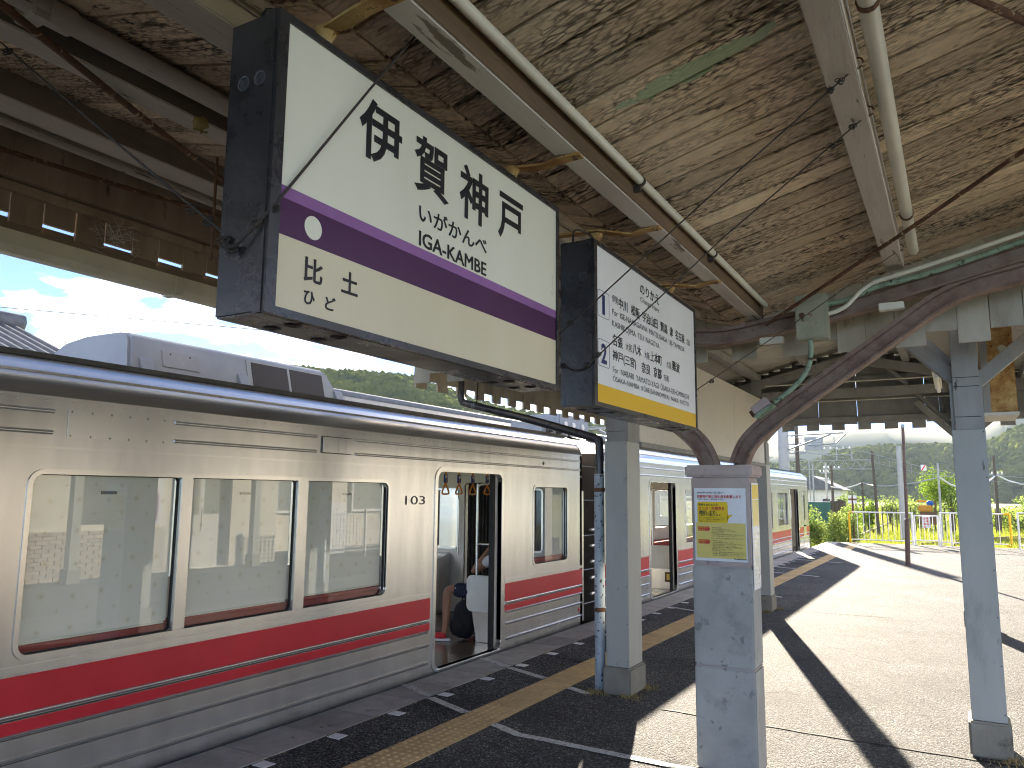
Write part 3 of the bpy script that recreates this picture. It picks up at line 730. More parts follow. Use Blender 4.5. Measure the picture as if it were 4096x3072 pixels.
# boxed-in beam end right of the post
bx_ = thing('wooden_box', 'rust-stained box with pale wood bottom beside the right-hand post', 'box', (.33, 7, 2.12))
MB().box(.217, .434, 7.0, 7.55, 2.2302, 3.2).build('side', 'rust_strap', bx_, bevel=.004); box('side_panel', 'timber_grey', bx_, .215, .262, 6.995, 7.3, 2.232, 3.18)
MB().box(.205, .442, 6.99, 7.56, 2.205, 2.23).build('bottom_board', 'plywood', bx_, bevel=.003)
tube('spout', 'pvc_cream', bx_, [(.36, 6.98, 2.72), (.36, 6.9, 2.70), (.38, 6.84, 2.64)], .03, 10)
# fluorescent lamp and wires under the shelter roof
fl = thing('strip_light', 'cream fluorescent strip light beside the right-hand post', 'lamp', (-.12, 7, 2.6))
box('housing', 'pvc_cream', fl, -.13, -.07, 7.2, 8.4, 2.60, 2.66, .006); tube('tube', 'sign_white2', fl, [(-.10, 7.25, 2.575), (-.10, 8.35, 2.575)], .016, 10)
for i, (a, b) in enumerate((((-2.3, 11.3, 3.12), (0, 11.3, 3.12)), ((-2.3, 11.62, 2.90), (0, 11.62, 2.90)))):
    tag(tube('cable', 'pvc_cream', None, [a, b], .009, 6), ['thin cream cable along the upper tie of the rear gable', 'thin cream cable along the lower ledge of the rear gable'][i], 'cable')
# ================================================================== hanging signs
FX = -1.15
mpS = lambda u, v, d: (FX+d, u, v)
def hanging_sign(name, label, y0, y1, z0, z1, stubs, strap_y):
    t = thing(name, label, 'sign', ((FX-1.285)/2, (y0+y1)/2, z0))
    f = .017
    body = MB().box(-1.288, FX-.006, y0, y1, z0, z1).build('housing', 'sign_body', t, bevel=.004)
    plate([(y0, z0), (y1, z0), (y1, z1), (y0, z1)], [[(y0+f+.01, z0+f), (y1-f, z0+f), (y1-f, z1-f), (y0+f+.01, z1-f)]], lambda u, v, d: (FX-.0055+d, u, v), .011, 'sign_body', 'face_frame', t)
    box('end_corner', 'sign_body', t, FX-.028, FX-.004, y0-.003, y0, z0, z1)
    for x in (-1.238, -1.190):                # round vents on the end
        MB().lathe((x, y0-.0005, z1-.145), [(.013, -.003), (.0165, -.004), (.0165, 0)], 20, 'y').build('vent_ring', 'grille_grey', t)
        for k in range(-3, 4): MB().box(x+k*.0034-.0007, x+k*.0034+.0007, y0-.003, y0-.001, z1-.145-.011, z1-.145+.011).build('vent_slat', 'grille_grey', t)
    for yy in (y0+.12, y0+.26, y1-.26, y1-.12):
        for x in (-1.25, -1.19):
            MB().lathe((x, yy, z0+.0005), [(.018, 0), (.020, -.002), (.012, -.003), (.005, -.0015)], 14).build('drain_vent', 'ink_black', t)
    for ys, ye in zip(stubs, strap_y):
        MB().lathe((-1.22, ys, z1), [(.018, 0), (.016, .03), (.017, .06), (.026, .075), (.026, .085)], 14).build('stub', 'rust_strap', t, smooth=True)
        path = [(-1.50, ys-.004, 2.655), (-1.30, ys, 2.645), (-1.22, ys+.0, 2.642), (-1.12, ye, 2.646), (-1.07, ye, 2.653), (-.985, ye, 2.656)]
        s_ = MB().sweep(smooth_path(path, 4), [(-.021, -.0035), (.021, -.0035), (.021, .0035), (-.021, .0035)]).build('strap', 'rust_strap', t)
        for yy in (-.0,): MB().lathe((-1.005, ye, 2.652), [(.009, 0), (.009, -.006), (0, -.006)], 6).build('bolt', 'rust_dark', s_)
        tube('flex_cable', 'ink_black', t, smooth_path([(-1.25, ys-.16, z1), (-1.25, ys-.15, z1+.06), (-1.24, ys-.08, z1+.075), (-1.23, ys-.02, z1+.07)], 4), .004, 6)
    return t
s1 = hanging_sign('station_name_sign', 'large black-framed station name board with purple band reading IGA-KAMBE', 1.038, 2.328, 1.924, 2.562, (1.244, 2.127), (1.229, 2.16))
P0, P1_ = 1.063, 2.311
def panel(t, m, v0, v1, d=.0005, u0=P0, u1=P1_, name='face_panel'):
    return MB().poly([mpS(u0, v0, d), mpS(u1, v0, d), mpS(u1, v1, d), mpS(u0, v1, d)]).build(name, m, t)
panel(s1, 'sign_white', 2.195, 2.546); panel(s1, 'sign_lilac', 2.169, 2.1948, name='lilac_stripe'); panel(s1, 'sign_purple', 2.092, 2.1688, name='purple_stripe'); panel(s1, 'sign_cream', 1.942, 2.0918)
for ch, u0, u1, v0, v1 in (('伊', 1.293, 1.452, 2.350, 2.503), ('賀', 1.504, 1.661, 2.343, 2.496), ('神', 1.712, 1.865, 2.340, 2.498), ('戸', 1.922, 2.075, 2.342, 2.488)):
    lettering(ch, u0, u1, v0, v1, mpS, 'ink_black', s1, .022)
lettering('いがかんべ', 1.529, 1.859, 2.265, 2.313, mpS, 'ink_black', s1, .012)
lettering('IGA-KAMBE', 1.532, 1.858, 2.200, 2.240, mpS, 'ink_black', s1, .018)
for ch, u0, u1, v0, v1 in (('比', 1.141, 1.196, 2.012, 2.065), ('土', 1.255, 1.309, 2.014, 2.065), ('ひ', 1.144, 1.176, 1.964, 1.994), ('ど', 1.207, 1.239, 1.965, 1.995)):
    lettering(ch, u0, u1, v0, v1, mpS, 'ink_black', s1, .02)
MB().poly([mpS(1.1625+.0255*math.cos(a*math.pi/20), 2.1305+.0255*math.sin(a*math.pi/20), .0012) for a in range(40)]).build('white_disc', 'sign_white', s1)

s2 = hanging_sign('transfer_sign', 'smaller white transfer sign with yellow bottom band reading Change Here', 2.628, 3.945, 1.905, 2.545, (2.825, 3.757), (2.937, 3.854))
panel(s2, 'sign_white2', 1.992, 2.528, u0=2.655, u1=3.928); panel(s2, 'sign_yellow', 1.922, 1.9918, u0=2.655, u1=3.928, name='yellow_stripe')
L2 = lambda b, u0, u1, v0, v1, m='ink_black', bold=.012: lettering(b, u0, u1, v0, v1, mpS, m, s2, bold)
L2('のりかえ', 3.132, 3.378, 2.446, 2.492); L2('Change Here', 3.131, 3.379, 2.403, 2.433, bold=.0)
for (v0, v1, n_) in ((2.254, 2.359, '1'), (2.062, 2.167, '2')):
    plate(rrect(2.669, 2.782, v0, v1, .012), [rrect(2.671, 2.780, v0+.002, v1-.002, .010)], lambda u, v, d: (FX+d, u, v), .0012, 'ink_navy', 'number_box', s2)
    L2(n_, 2.712 if n_ == '1' else 2.699, 2.738 if n_ == '1' else 2.753, v0+.012, v1-.014, 'ink_navy', .03)
L2('伊勢', 2.812, 2.875, 2.337, 2.370, bold=0); L2('中川', 2.882, 2.978, 2.327, 2.372); L2('松阪', 3.02, 3.122, 2.327, 2.374); L2('宇治山田', 3.155, 3.353, 2.328, 2.375)
L2('賢島', 3.393, 3.494, 2.329, 2.376); L2('津', 3.527, 3.575, 2.329, 2.377); L2('名古屋', 3.612, 3.758, 2.330, 2.378); L2('方面', 3.790, 3.853, 2.333, 2.364, bold=0)
L2('For  ISE-NAKAGAWA  MATSUSAKA  UJI-YAMADA', 2.813, 3.755, 2.279, 2.311, bold=0); L2('KASHIKOJIMA  TSU  NAGOYA', 2.811, 3.374, 2.233, 2.265, bold=0)
L2('名張', 2.812, 2.920, 2.163, 2.210); L2('大和', 2.952, 3.025, 2.166, 2.200, bold=0); L2('八木', 3.033, 3.135, 2.165, 2.212); L2('大阪', 3.175, 3.240, 2.167, 2.200, bold=0); L2('上本町', 3.250, 3.405, 2.166, 2.214); L2('大阪', 3.472, 3.545, 2.169, 2.202, bold=0); L2('難波', 3.556, 3.670, 2.168, 2.216)
L2('神戸(三宮)', 2.812, 3.070, 2.098, 2.147); L2('奈良', 3.135, 3.245, 2.099, 2.147); L2('京都', 3.289, 3.398, 2.100, 2.149); L2('方面', 3.427, 3.501, 2.103, 2.134, bold=0)
L2('For  NABARI  YAMATO-YAGI  ŌSAKA-UEHOMMACHI', 2.813, 3.813, 2.054, 2.087, bold=0); L2('ŌSAKA-NAMBA  KŌBE(SANNOMIYA)  NARA  KYŌTO', 2.814, 3.809, 2.013, 2.047, bold=0)

# ------------------------------------------------------------------ guy wires
def guy(label, pts, r=.0028, knots=()):
    t = thing('guy_wire', label, 'wire', pts[0], 'wires staying the hanging signs')
    tube('strand', 'wire_metal', t, pts, r, 6)
    for a in knots:
        a = Vector(a); mb = MB()
        for k in range(4):
            c = a+Vector((random.uniform(-.006, .006), random.uniform(-.006, .006), random.uniform(-.006, .006)))
            mb.tube([c+Vector((.008*math.cos(q), .006*math.sin(q*1.3), .008*math.sin(q))) for q in [i*.9 for i in range(8)]], .0018, 5)
        mb.build('knot', 'wire_metal', t)
    return t
guy('dark stay wire crossing the face of the big station sign', [(-1.145, 1.055, 2.15), (-1.128, 1.30, 2.503), (-1.06, 1.62, 2.985)], .003, [(-1.147, 1.05, 2.14)])
guy('chain of twisted wire round the left end of the big sign', smooth_path([(-1.145, 1.05, 2.145), (-1.16, 1.028, 2.105), (-1.20, 1.024, 2.075), (-1.235, 1.024, 2.06), (-1.26, 1.026, 2.078), (-1.29, 1.06, 2.105)], 4), .0034, [(-1.165, 1.026, 2.10), (-1.262, 1.024, 2.08), (-1.23, 1.024, 2.06)])
guy('long stay wire from the gap between the signs to the right-hand purlin', [(-1.20, 2.42, 2.13), (-.68, 2.44, 2.53), (-.19, 2.457, 2.89)], .0026, [(-1.15, 2.425, 2.175), (-.27, 2.455, 2.83), (-.24, 2.456, 2.855)])
guy('stay wire rising from the figure two on the transfer sign', [(-1.15, 2.62, 2.07), (-.68, 2.72, 2.50), (-.19, 2.803, 2.89)], .0026, [(-1.13, 2.625, 2.09), (-.24, 2.79, 2.85), (-.31, 2.78, 2.79)])
guy('stay wire from the far end of the transfer sign to the purlin end', [(-1.15, 3.95, 2.12), (-.65, 4.25, 2.52), (-.19, 4.511, 2.89)], .0026, [(-1.08, 3.99, 2.17)])
guy('stay wire looped over the near end of the transfer sign', smooth_path([(-1.28, 2.625, 2.07), (-1.24, 2.62, 2.045), (-1.20, 2.618, 2.04), (-1.165, 2.62, 2.055), (-1.145, 2.62, 2.08)], 4), .0034, [(-1.27, 2.62, 2.065), (-1.17, 2.618, 2.055)])
guy('stay wire from the big sign up to the left-hand purlin', [(-1.29, 1.06, 2.105), (-1.85, 1.09, 2.50), (-2.42, 1.12, 2.91)], .003, [(-1.42, 1.07, 2.19), (-1.36, 1.065, 2.15), (-2.36, 1.117, 2.86)])
guy('second stay wire from the gap towards the left purlin', [(-1.29, 2.4, 2.10), (-2.25, 2.5, 2.86)], .0026)

# ------------------------------------------------------------------ switch box and conduits on the rafter
jb = thing('switch_box', 'rusty olive switch box fixed to the curved rail rafter', 'switch box', (-.68, 4.7, 2.48))
MB().box(-.768, -.592, 4.69, 4.80, 2.481, 2.745).build('case', 'box_paint', jb, bevel=.004)
MB().box(-.764, -.604, 4.681, 4.6895, 2.487, 2.74).build('lid', 'box_paint', jb, bevel=.002)
MB().lathe((-.728, 4.681, 2.622), [(.016, 0), (.016, -.006), (.009, -.008), (0, -.008)], 14, 'y').build('latch', 'rust_dark', jb)
MB().bar((-.728, 4.672, 2.622), (-.722, 4.672, 2.585), .006, .009, (0, 1, 0)).build('latch_handle', 'rust_dark', jb)
c1 = thing('conduit', 'mottled green conduit running up the rafter from the switch box', 'conduit', (-.6, 4.75, 2.7))
tube('pipe', 'green_pipe', c1, smooth_path([(-.595, 4.77, 2.695), (-.5, 4.77, 2.705), (-.42, 4.775, 2.735), (-.326, 4.78, 2.768), (-.05, 4.78, 2.815), (.4, 4.78, 2.93), (1.2, 4.78, 3.12)], 5), .016, 10)
c2 = thing('conduit', 'bent cream conduit climbing from the switch box along the rafter', 'conduit', (-.58, 4.72, 2.63))
tube('pipe', 'pvc_cream', c2, smooth_path([(-.59, 4.73, 2.628), (-.545, 4.73, 2.638), (-.492, 4.73, 2.663), (-.45, 4.735, 2.705), (-.41, 4.74, 2.745), (-.34, 4.745, 2.788), (-.25, 4.745, 2.808), (-.05, 4.745, 2.852), (.4, 4.745, 2.965), (1.2, 4.745, 3.16)], 5), .0125, 10)
for p in ((-.336, 2.789), (-.225, 2.814)): MB().tube([(p[0]-.014, 4.745, p[1]-.004), (p[0]+.014, 4.745, p[1]+.004)], .0155, 10).build('coupling', 'pvc_cream', c2, smooth=True)
c3 = thing('conduit', 'green drop conduit curving from the switch box to the small box', 'conduit', (-.7, 4.72, 2.4))
tube('pipe', 'green_pipe', c3, smooth_path([(-.697, 4.735, 2.482), (-.697, 4.735, 2.396), (-.727, 4.735, 2.296), (-.814, 4.74, 2.20), (-.915, 4.745, 2.13)], 6), .0145, 10)
qb = thing('junction_box', 'small brown junction box clamped on the curved rail arm', 'junction box', (-.99, 4.75, 2.05))
d_ = Vector((.82, 0, .57)).normalized(); n_ = Vector((-.57, 0, .82)).normalized(); c_ = Vector((-.985, 4.76, 2.10))
def obox(c, hx, hn, y0, y1):
    P = lambda a, b, y: c+d_*a+n_*b+Vector((0, y-c.y, 0))
    return MB().hexa([P(-hx, -hn, y0), P(hx, -hn, y0), P(hx, -hn, y1), P(-hx, -hn, y1), P(-hx, hn, y0), P(hx, hn, y0), P(hx, hn, y1), P(-hx, hn, y1)])
obox(c_+n_*.008, .055, .028, 4.70, 4.79).build('case', 'concrete_cap', qb, bevel=.006); obox(c_-n_*.03, .064, .009, 4.69, 4.80).build('back_plate', 'green_pipe', qb, bevel=.003)
obox(c_-d_*.065+n_*.002, .012, .02, 4.72, 4.77).build('gland', 'rust_dark', qb, bevel=.003)

# ------------------------------------------------------------------ downpipe
dp = thing('downpipe', 'black drain pipe dropping to a chipped blue-white pipe beside the grey post', 'drain pipe', (-2.635, 6.13, 0))
tube('upper_pipe', 'black_pipe', dp, smooth_path([(-4.05, 6.12, 2.63), (-4.05, 6.12, 2.50), (-4.03, 6.13, 2.44), (-3.97, 6.14, 2.41), (-3.3, 6.15, 2.235), (-2.78, 6.15, 2.085), (-2.66, 6.145, 2.045), (-2.638, 6.14, 1.99), (-2.638, 6.14, 1.72)], 5), .036, 12)
for a in ((-3.9, 6.14, 2.392), (-2.638, 6.14, 1.88)): MB().lathe(a, [(.042, -.02), (.042, .02)], 12).build('pipe_collar', 'black_pipe', dp)
tube('lower_pipe', 'chipped_pipe', dp, [(-2.638, 6.135, 1.75), (-2.638, 6.13, .9), (-2.638, 6.125, 0)], .043, 14)
for z in (1.60, .62): MB().lathe((-2.638, 6.13, z), [(.044, 0), (.05, .004), (.05, .03), (.044, .034)], 14).build('pipe_clamp', 'rust_dark', dp)
tag(tube('gutter_wire', 'wire_metal', None, [(-3.86, 6.13, 2.75), (-3.88, 6.14, 2.40)], .006, 6), 'short wire hanger holding the sloping black drain pipe', 'wire')

# ------------------------------------------------------------------ notices on the pillar
YP = 4.736
mpP = lambda u, v, d: (u, YP-d, v)
no = thing('notice_poster', 'yellow and white paper notice taped to the front of the concrete pillar', 'poster', (-1.255, YP, 1.19))
x0, x1, z0, z1 = -1.408, -1.098, 1.19, 1.622
box('sheet', 'poster_paper', no, x0, x1, YP, YP+.003, z0, z1)
def pq(m, u0, u1, v0, v1, d, nm='print'): return MB().poly([mpP(u0, v0, d), mpP(u1, v0, d), mpP(u1, v1, d), mpP(u0, v1, d)]).build(nm, m, no)
U = lambda px: x0+(px-75)/(628-75)*(x1-x0)          # pixels of the notice, straightened
V = lambda py: z1-(py-95)/(880-95)*(z1-z0)
pq('poster_cream', U(88), U(618), V(850), V(470), .0006)
MB().poly([mpP(u, v, .0011) for u, v in rrect(U(108), U(437), V(470), V(243), .012)]).build('speech_bubble', 'poster_yellow', no)
MB().poly([mpP(U(430), V(385), .0011), mpP(U(490), V(378), .0011), mpP(U(428), V(440), .0011)]).build('bubble_tail', 'poster_yellow', no)
LP = lambda b, a, c, t, bt, m='ink_black', bold=.01: lettering(b, U(a), U(c), V(bt), V(t), mpP, m, no, bold, d=.0022)
LP('2024年10月21日(月)～', 106, 405, 132, 158); LP('伊賀神戸駅に改札係を配置します', 106, 584, 168, 204, 'poster_red', .02); LP('（早朝・深夜の一部時間帯は不在）', 114, 396, 208, 226, bold=0)
LP('電車をおりるとき、', 122, 342, 262, 288); LP('きっぷ・定期券を', 124, 402, 296, 330, 'poster_red', .025); LP('確認します。', 126, 318, 338, 372, bold=.02); LP('ご協力をお願いします！', 124, 366, 376, 398)
pq('poster_red', U(124), U(402), V(334), V(331), .0016); pq('ink_black', U(126), U(308), V(375), V(372), .0016)
for k, s_ in enumerate(('※ICカードは改札機にタッチしてください', '※きっぷ・定期券は、係員が確認します', '　係員にお申し出ください')): LP(s_, 124, (410, 398, 336)[k], 408+19*k, 424+19*k, bold=0)
for yy, a_, b_ in ((513, '伊賀神戸駅から', '乗る場合'), (652, '伊賀神戸駅で', '降りる場合')):
    MB().poly([mpP(U(112), V(yy+46), .0011), mpP(U(228), V(yy+46), .0011), mpP(U(242), V(yy+23), .0011), mpP(U(228), V(yy), .0011), mpP(U(112), V(yy), .0011)]).build('red_arrow', 'poster_red', no)
    LP(a_, 118, 222, yy+4, yy+20, 'poster_yellow', 0); LP(b_, 120, 186, yy+24, yy+40, 'poster_yellow', 0)
rows = [(516, 372), (534, 470), (552, 520), (570, 388), (588, 600), (606, 524), (630, 600), (656, 380), (674, 500), (692, 604), (708, 520), (724, 586), (742, 474), (758, 396), (776, 606), (794, 620), (812, 556)]
body = ['〈改札係がいるとき〉', '・きっぷの方は係員にお渡しください。', '・ICカードは改札機にタッチしてください。', '〈改札係がいないとき〉', '・きっぷの方はご乗車の際に車内でお求めください。', '・ICカードは改札機にタッチしてください。', '※きっぷ以外の方は改札係までお申し出ください。', '〈改札係がいるとき〉', '・きっぷは改札係にお渡しください。', '・定期券は改札係にはっきりお見せください。', '・ICカードは改札機にタッチしてください。', '・運賃が足りない場合はご精算の後に', '　改札係にお申し出ください。', '〈改札係がいないとき〉', '・きっぷ、運賃は車内の運賃箱にお入れください。', '・定期券は車内の乗務員にはっきりお見せください。', '・ICカードは改札機にタッチしてください。']
for (yy, xe), s_ in zip(rows, body): LP(s_, 256, xe, yy, yy+13, bold=0)
LP('伊賀鉄道株式会社', 512, 622, 842, 858); MB().lathe(mpP(U(496), V(850), .0012), [(.0055, 0), (.004, 0)], 16, 'y').build('emblem_ring', 'ink_black', no)
# glossy second notice on the side of the pillar
XS = -1.0725
n2 = thing('side_notice', 'narrow shiny notice on the sunlit side of the concrete pillar', 'poster', (XS, 4.85, 1.05))
MB().box(XS, XS+.003, 4.765, 4.945, 1.03, 1.655).build('sheet', 'poster_paper', n2)
for k, (a, b, m) in enumerate(((1.56, 1.645, 'poster_yellow'), (1.40, 1.555, 'poster_cream'))): MB().poly([(XS+.0036, 4.775, a), (XS+.0036, 4.935, a), (XS+.0036, 4.935, b), (XS+.0036, 4.775, b)]).build('print', m, n2)
for k in range(12): MB().poly([(XS+.0036, 4.79, 1.06+.026*k), (XS+.0036, 4.90+random.uniform(0, .03), 1.06+.026*k), (XS+.0036, 4.90, 1.063+.026*k), (XS+.0036, 4.79, 1.063+.026*k)]).build('print_line', 'poster_cream', n2)

# ------------------------------------------------------------------ wasp nest and cobweb
wn = thing('wasp_nest', 'small pale honeycomb wasp nest under the left-hand pipe', 'nest', (-2.15, 1.63, 2.80))
mb = MB(); mb.blob((-2.15, 1.63, 2.81), .022, 2, .35, (1, 1.2, 1.1), 3); mb.build('comb', 'nest', wn, smooth='all')
mb = MB()
for i in range(14):
    a = random.uniform(0, 6.28); r_ = random.uniform(0, .018); mb.lathe((-2.15+r_*math.cos(a), 1.63+r_*math.sin(a)*1.2, 2.782), [(.004, .006), (.0045, 0), (.003, .001)], 6)
mb.build('cells', 'nest', wn)
cw = MB(); cb = Vector((-3.85, 2.45, 2.93))
for i in range(46):
    a = cb+Vector((random.gauss(0, .03), random.gauss(0, .07), random.gauss(0, .05))); b = cb+Vector((random.gauss(0, .03), random.gauss(0, .07), random.gauss(0, .05)))
    cw.tube([a, b], .0007, 3)
tag(cw.build('cobweb', 'web_silk'), 'tangled white cobweb between the eave boards and gutter', 'cobweb')
# ================================================================== train
TX0, TX1 = -4.15, -6.85
def mpR(u, v, d): return (TX0-d, u, v)
def mpL(u, v, d): return (TX1+d, u, v)
def roof_profile():
    h = [(0, 2.07), (.010, 2.115), (.032, 2.16), (.07, 2.2), (.12, 2.24), (.17, 2.272), (.22, 2.298)]
    return h
def bead(t, y0, y1, z, h=.022, proud=.010, m='stainless_bright', name='rib'):
    mb = MB(); n = 6
    h *= 1.25; proud *= 1.4; pf = [(-h/2, 0), (-h*.35, proud*.8), (0, proud), (h*.35, proud*.8), (h/2, 0)]
    for e in (y0, y1): mb.v += [Vector((TX0+.0005+b, e, z+a)) for a, b in pf]
    for i in range(4): mb.face([i, i+1, i+6, i+5])
    mb.face([0, 1, 2, 3, 4]); mb.face([9, 8, 7, 6, 5])
    return mb.build(name, m, t, smooth=True, angle=60)
def star(mb, u, v, r, k, mp, d):
    n = 9
    if r > .015:                       # little sun: disc and short rays
        mb.poly([mp(u+r*.42*math.cos(i*math.pi/6), v+r*.42*math.sin(i*math.pi/6), d) for i in range(12)])
        for i in range(n):
            a = i*math.pi*2/n+k; c, s_ = math.cos(a), math.sin(a); w = .1*r
            mb.poly([mp(u+c*r*.55-s_*w, v+s_*r*.55+c*w, d), mp(u+c*r*.55+s_*w, v+s_*r*.55-c*w, d), mp(u+c*r, v+s_*r, d)])
    else:
        for c, s_ in ((1, 0), (0, 1)): mb.poly([mp(u-c*r-s_*.0022, v-s_*r-c*.0022, d+.0001*c), mp(u+c*r-s_*.0022, v+s_*r-c*.0022, d+.0001*c), mp(u+c*r+s_*.0022, v+s_*r+c*.0022, d+.0001*c), mp(u-c*r+s_*.0022, v-s_*r+c*.0022, d+.0001*c)])
def window(t, u0, u1, v0, v1, r=.05, blind=None, frame=True, pane='glass', w=.024, fr='stainless_bright'):
    wd = ring(u0, u1, v0, v1, r, w, lambda u, v, d: (TX0+.006-d, u, v), .02, fr, 'window', t) if frame else None
    ring(u0+.004, u1-.004, v0+.004, v1-.004, max(.01, r-.01), .006, lambda u, v, d: (TX0-.022-d, u, v), .02, 'rubber', 'gasket', wd or t)
    MB().poly([(TX0-.035, u0-.01, v0-.01), (TX0-.035, u1+.01, v0-.01), (TX0-.035, u1+.01, v1+.01), (TX0-.035, u0-.01, v1+.01)]).build('pane', pane, wd or t)
    if blind is not None:
        b = MB().poly([(TX0-.075, u0-.01, blind), (TX0-.075, u1+.01, blind), (TX0-.075, u1+.01, v1+.02), (TX0-.075, u0-.01, v1+.02)]).build('blind', 'blind', t)
        mb = MB(); row = 0; vv = v1-.05
        while vv > blind+.03:
            uu = u0+.05+(.085 if row % 2 else 0)
            while uu < u1-.03:
                star(mb, uu+random.uniform(-.01, .01), vv+random.uniform(-.01, .01), .027 if row % 2 else .014, random.random(), lambda u, v, d: (TX0-.0742+d, u, v), 0); uu += .17
            vv -= .085; row += 1
        mb.build('blind_print', 'blind_print', b)
        box('blind_bar', 'pvc_cream', b, TX0-.085, TX0-.066, u0+.01, u1-.01, blind-.012, blind)
    return wd

def make_car(t, y0, y1, doors, wins, end_near=True, end_far=True):
    zb, zt = -.40, 2.07
    holes = [rrect(a, b, .02, 1.775, .08) for a, b in doors]+[rrect(a, b, c, d, .055) for a, b, c, d in wins]
    plate([(y0, zb), (y1, zb), (y1, zt), (y0, zt)], holes, mpR, .05, 'stainless', 'side_wall', t)
    fw_ = []; q = y0+.4  # far windows extended along the whole car to let more light in
    while q+1.7 < y1: fw_.append((q, q+1.7, .74, 1.70)); q += 1.85
    opp = [rrect(a, b, c, d, .055) for a, b, c, d in fw_]
    plate([(y0, zb), (y1, zb), (y1, zt), (y0, zt)], opp, mpL, .05, 'interior_cream', 'far_side_wall', t)
    for a, b, c, d in fw_:
        MB().poly([(TX1+.02, a, c), (TX1+.02, b, c), (TX1+.02, b, d), (TX1+.02, a, d)]).build('far_pane', 'glass_clear', t)
    h = roof_profile(); mb = MB(); n = len(h)
    for sg, X in ((-1, TX0), (1, TX1)):
        b0 = len(mb.v)
        for yy in (y0, y1): mb.v += [Vector((X+sg*a, yy, z)) for a, z in h]
        for i in range(n-1): mb.face([b0+i, b0+i+1, b0+n+i+1, b0+n+i])
    mb.build('roof_cove', 'stainless_roof', t, smooth='all')
    mb = MB(); top = [(TX0-.22, 2.30), (TX0-.45, 2.36), (TX0-.9, 2.43), (-5.5, 2.455), (TX1+.9, 2.43), (TX1+.45, 2.36), (TX1+.22, 2.30)]
    for yy in (y0, y1): mb.v += [Vector((a, yy, z)) for a, z in top]
    for i in range(6): mb.face([i, i+1, i+8, i+7])
    mb.build('roof_top', 'roof_dark', t, smooth='all')
    for X, sg in ((TX0, -1), (TX1, 1)):
        MB().box(min(X+sg*.215, X+sg*.245), max(X+sg*.215, X+sg*.245), y0+.02, y1-.02, 2.300, 2.331).build('rain_strip', 'roof_dark', t)
    MB().box(TX0-.078, TX0-.060, y0+.02, y1-.02, 2.193, 2.206).build('crease_strip', 'stainless_bright', t)
    MB().box(TX0-.05+.002, TX0+.004, y0, y1, 2.060, 2.0695).build('cant_seam', 'stainless_bright', t)
    MB().box(TX0, TX0+.003, y0, y1, 1.792, 1.803).build('body_seam', 'stainless_bright', t)
    mb = MB()
    k = y0+.05
    while k < y1: mb.lathe((TX0+.0005, k, 2.045), [(.006, 0), (.0045, .003), (0, .0035)], 6, 'x'); k += .075
    mb.build('rivet_row', 'stainless_bright', t)
    # interior shell
    box('floor', 'interior_floor', t, TX1+.051, TX0-.051, y0+.05, y1-.05, -.09, -.005)
    box('ceiling', 'interior_cream', t, TX1+.06, TX0-.06, y0+.05, y1-.05, 2.02, 2.06)
    for d0, d1 in doors:
        ring(d0, d1, .02, 1.775, .08, .045, lambda u, v, d: (TX0+.007-d, u, v), .055, 'stainless_bright', 'door_frame', t)
        box('door_sill', 'stainless_bright', t, TX0-.06, TX0+.022, d0+.02, d1-.03, -.012, .02, .004)
        dl = box('door_leaf', 'interior_cream', t, TX0-.095, TX0-.058, d1-.045, d1+.55, .0, 1.80)
        box('door_rubber', 'rubber', dl, TX0-.10, TX0-.052, d1-.085, d1-.046, .0, 1.78)
        dl2 = box('door_leaf', 'interior_cream', t, TX0-.095, TX0-.058, d0-.55, d0+.004, .0, 1.80)
        box('sill_groove', 'rubber', t, TX0-.075, TX0-.062, d0, d1, -.004, .012)
    # outside ribs and red bands between the doors
    segs = []; c = y0
    for a, b in sorted(doors): segs.append((c, a-.07)); c = b+.07
    segs.append((c, y1))
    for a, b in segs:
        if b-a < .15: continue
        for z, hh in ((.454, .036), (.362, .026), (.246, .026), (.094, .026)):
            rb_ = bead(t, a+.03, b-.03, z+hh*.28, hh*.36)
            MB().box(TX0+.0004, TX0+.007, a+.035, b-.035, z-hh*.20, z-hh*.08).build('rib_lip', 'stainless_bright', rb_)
            MB().box(TX0+.0004, TX0+.0028, a+.03, b-.03, z-hh*.08, z+hh*.06).build('rib_mid_strip', 'grille_grey', rb_)  # dark grey strip between the rib and its lip
            MB().box(TX0+.0004, TX0+.0022, a+.03, b-.03, z-hh*.46, z-hh*.20).build('rib_low_strip', 'rubber', rb_)  # flat black strip along the foot of the rib
        for z0_, z1_ in ((.472, .652), (.374, .435)):
            MB().box(TX0+.0005, TX0+.0025, a+.012, b-.012, z0_, z1_).build('red_stripe', 'train_red', t)
        MB().box(TX0+.0005, TX0+.006, a, b, .668, .700).build('waist_strip', 'stainless_bright', t)
    def endwall(y, sgn):
        out = [(TX0, zb), (TX0, zt)]+[(TX0-a, z) for a, z in h[1:]]+[(-5.5, 2.455)]+[(TX1+a, z) for a, z in reversed(h[1:])]+[(TX1, zt), (TX1, zb)]
        hol = [rrect(-5.86, -5.14, .02, 1.72, .05), rrect(-6.33, -5.98, .85, 1.62, .03), rrect(-5.02, -4.67, .85, 1.62, .03)]
        plate(out, hol, lambda u, v, d: (u, y+sgn*d, v), .06, 'stainless', 'end_wall', t)
        plate([(TX1+.06, 0), (TX0-.06, 0), (TX0-.06, 2.0), (TX1+.06, 2.0)], hol, lambda u, v, d: (u, y+sgn*(.08+d), v), .02, 'interior_cream', 'end_lining', t)
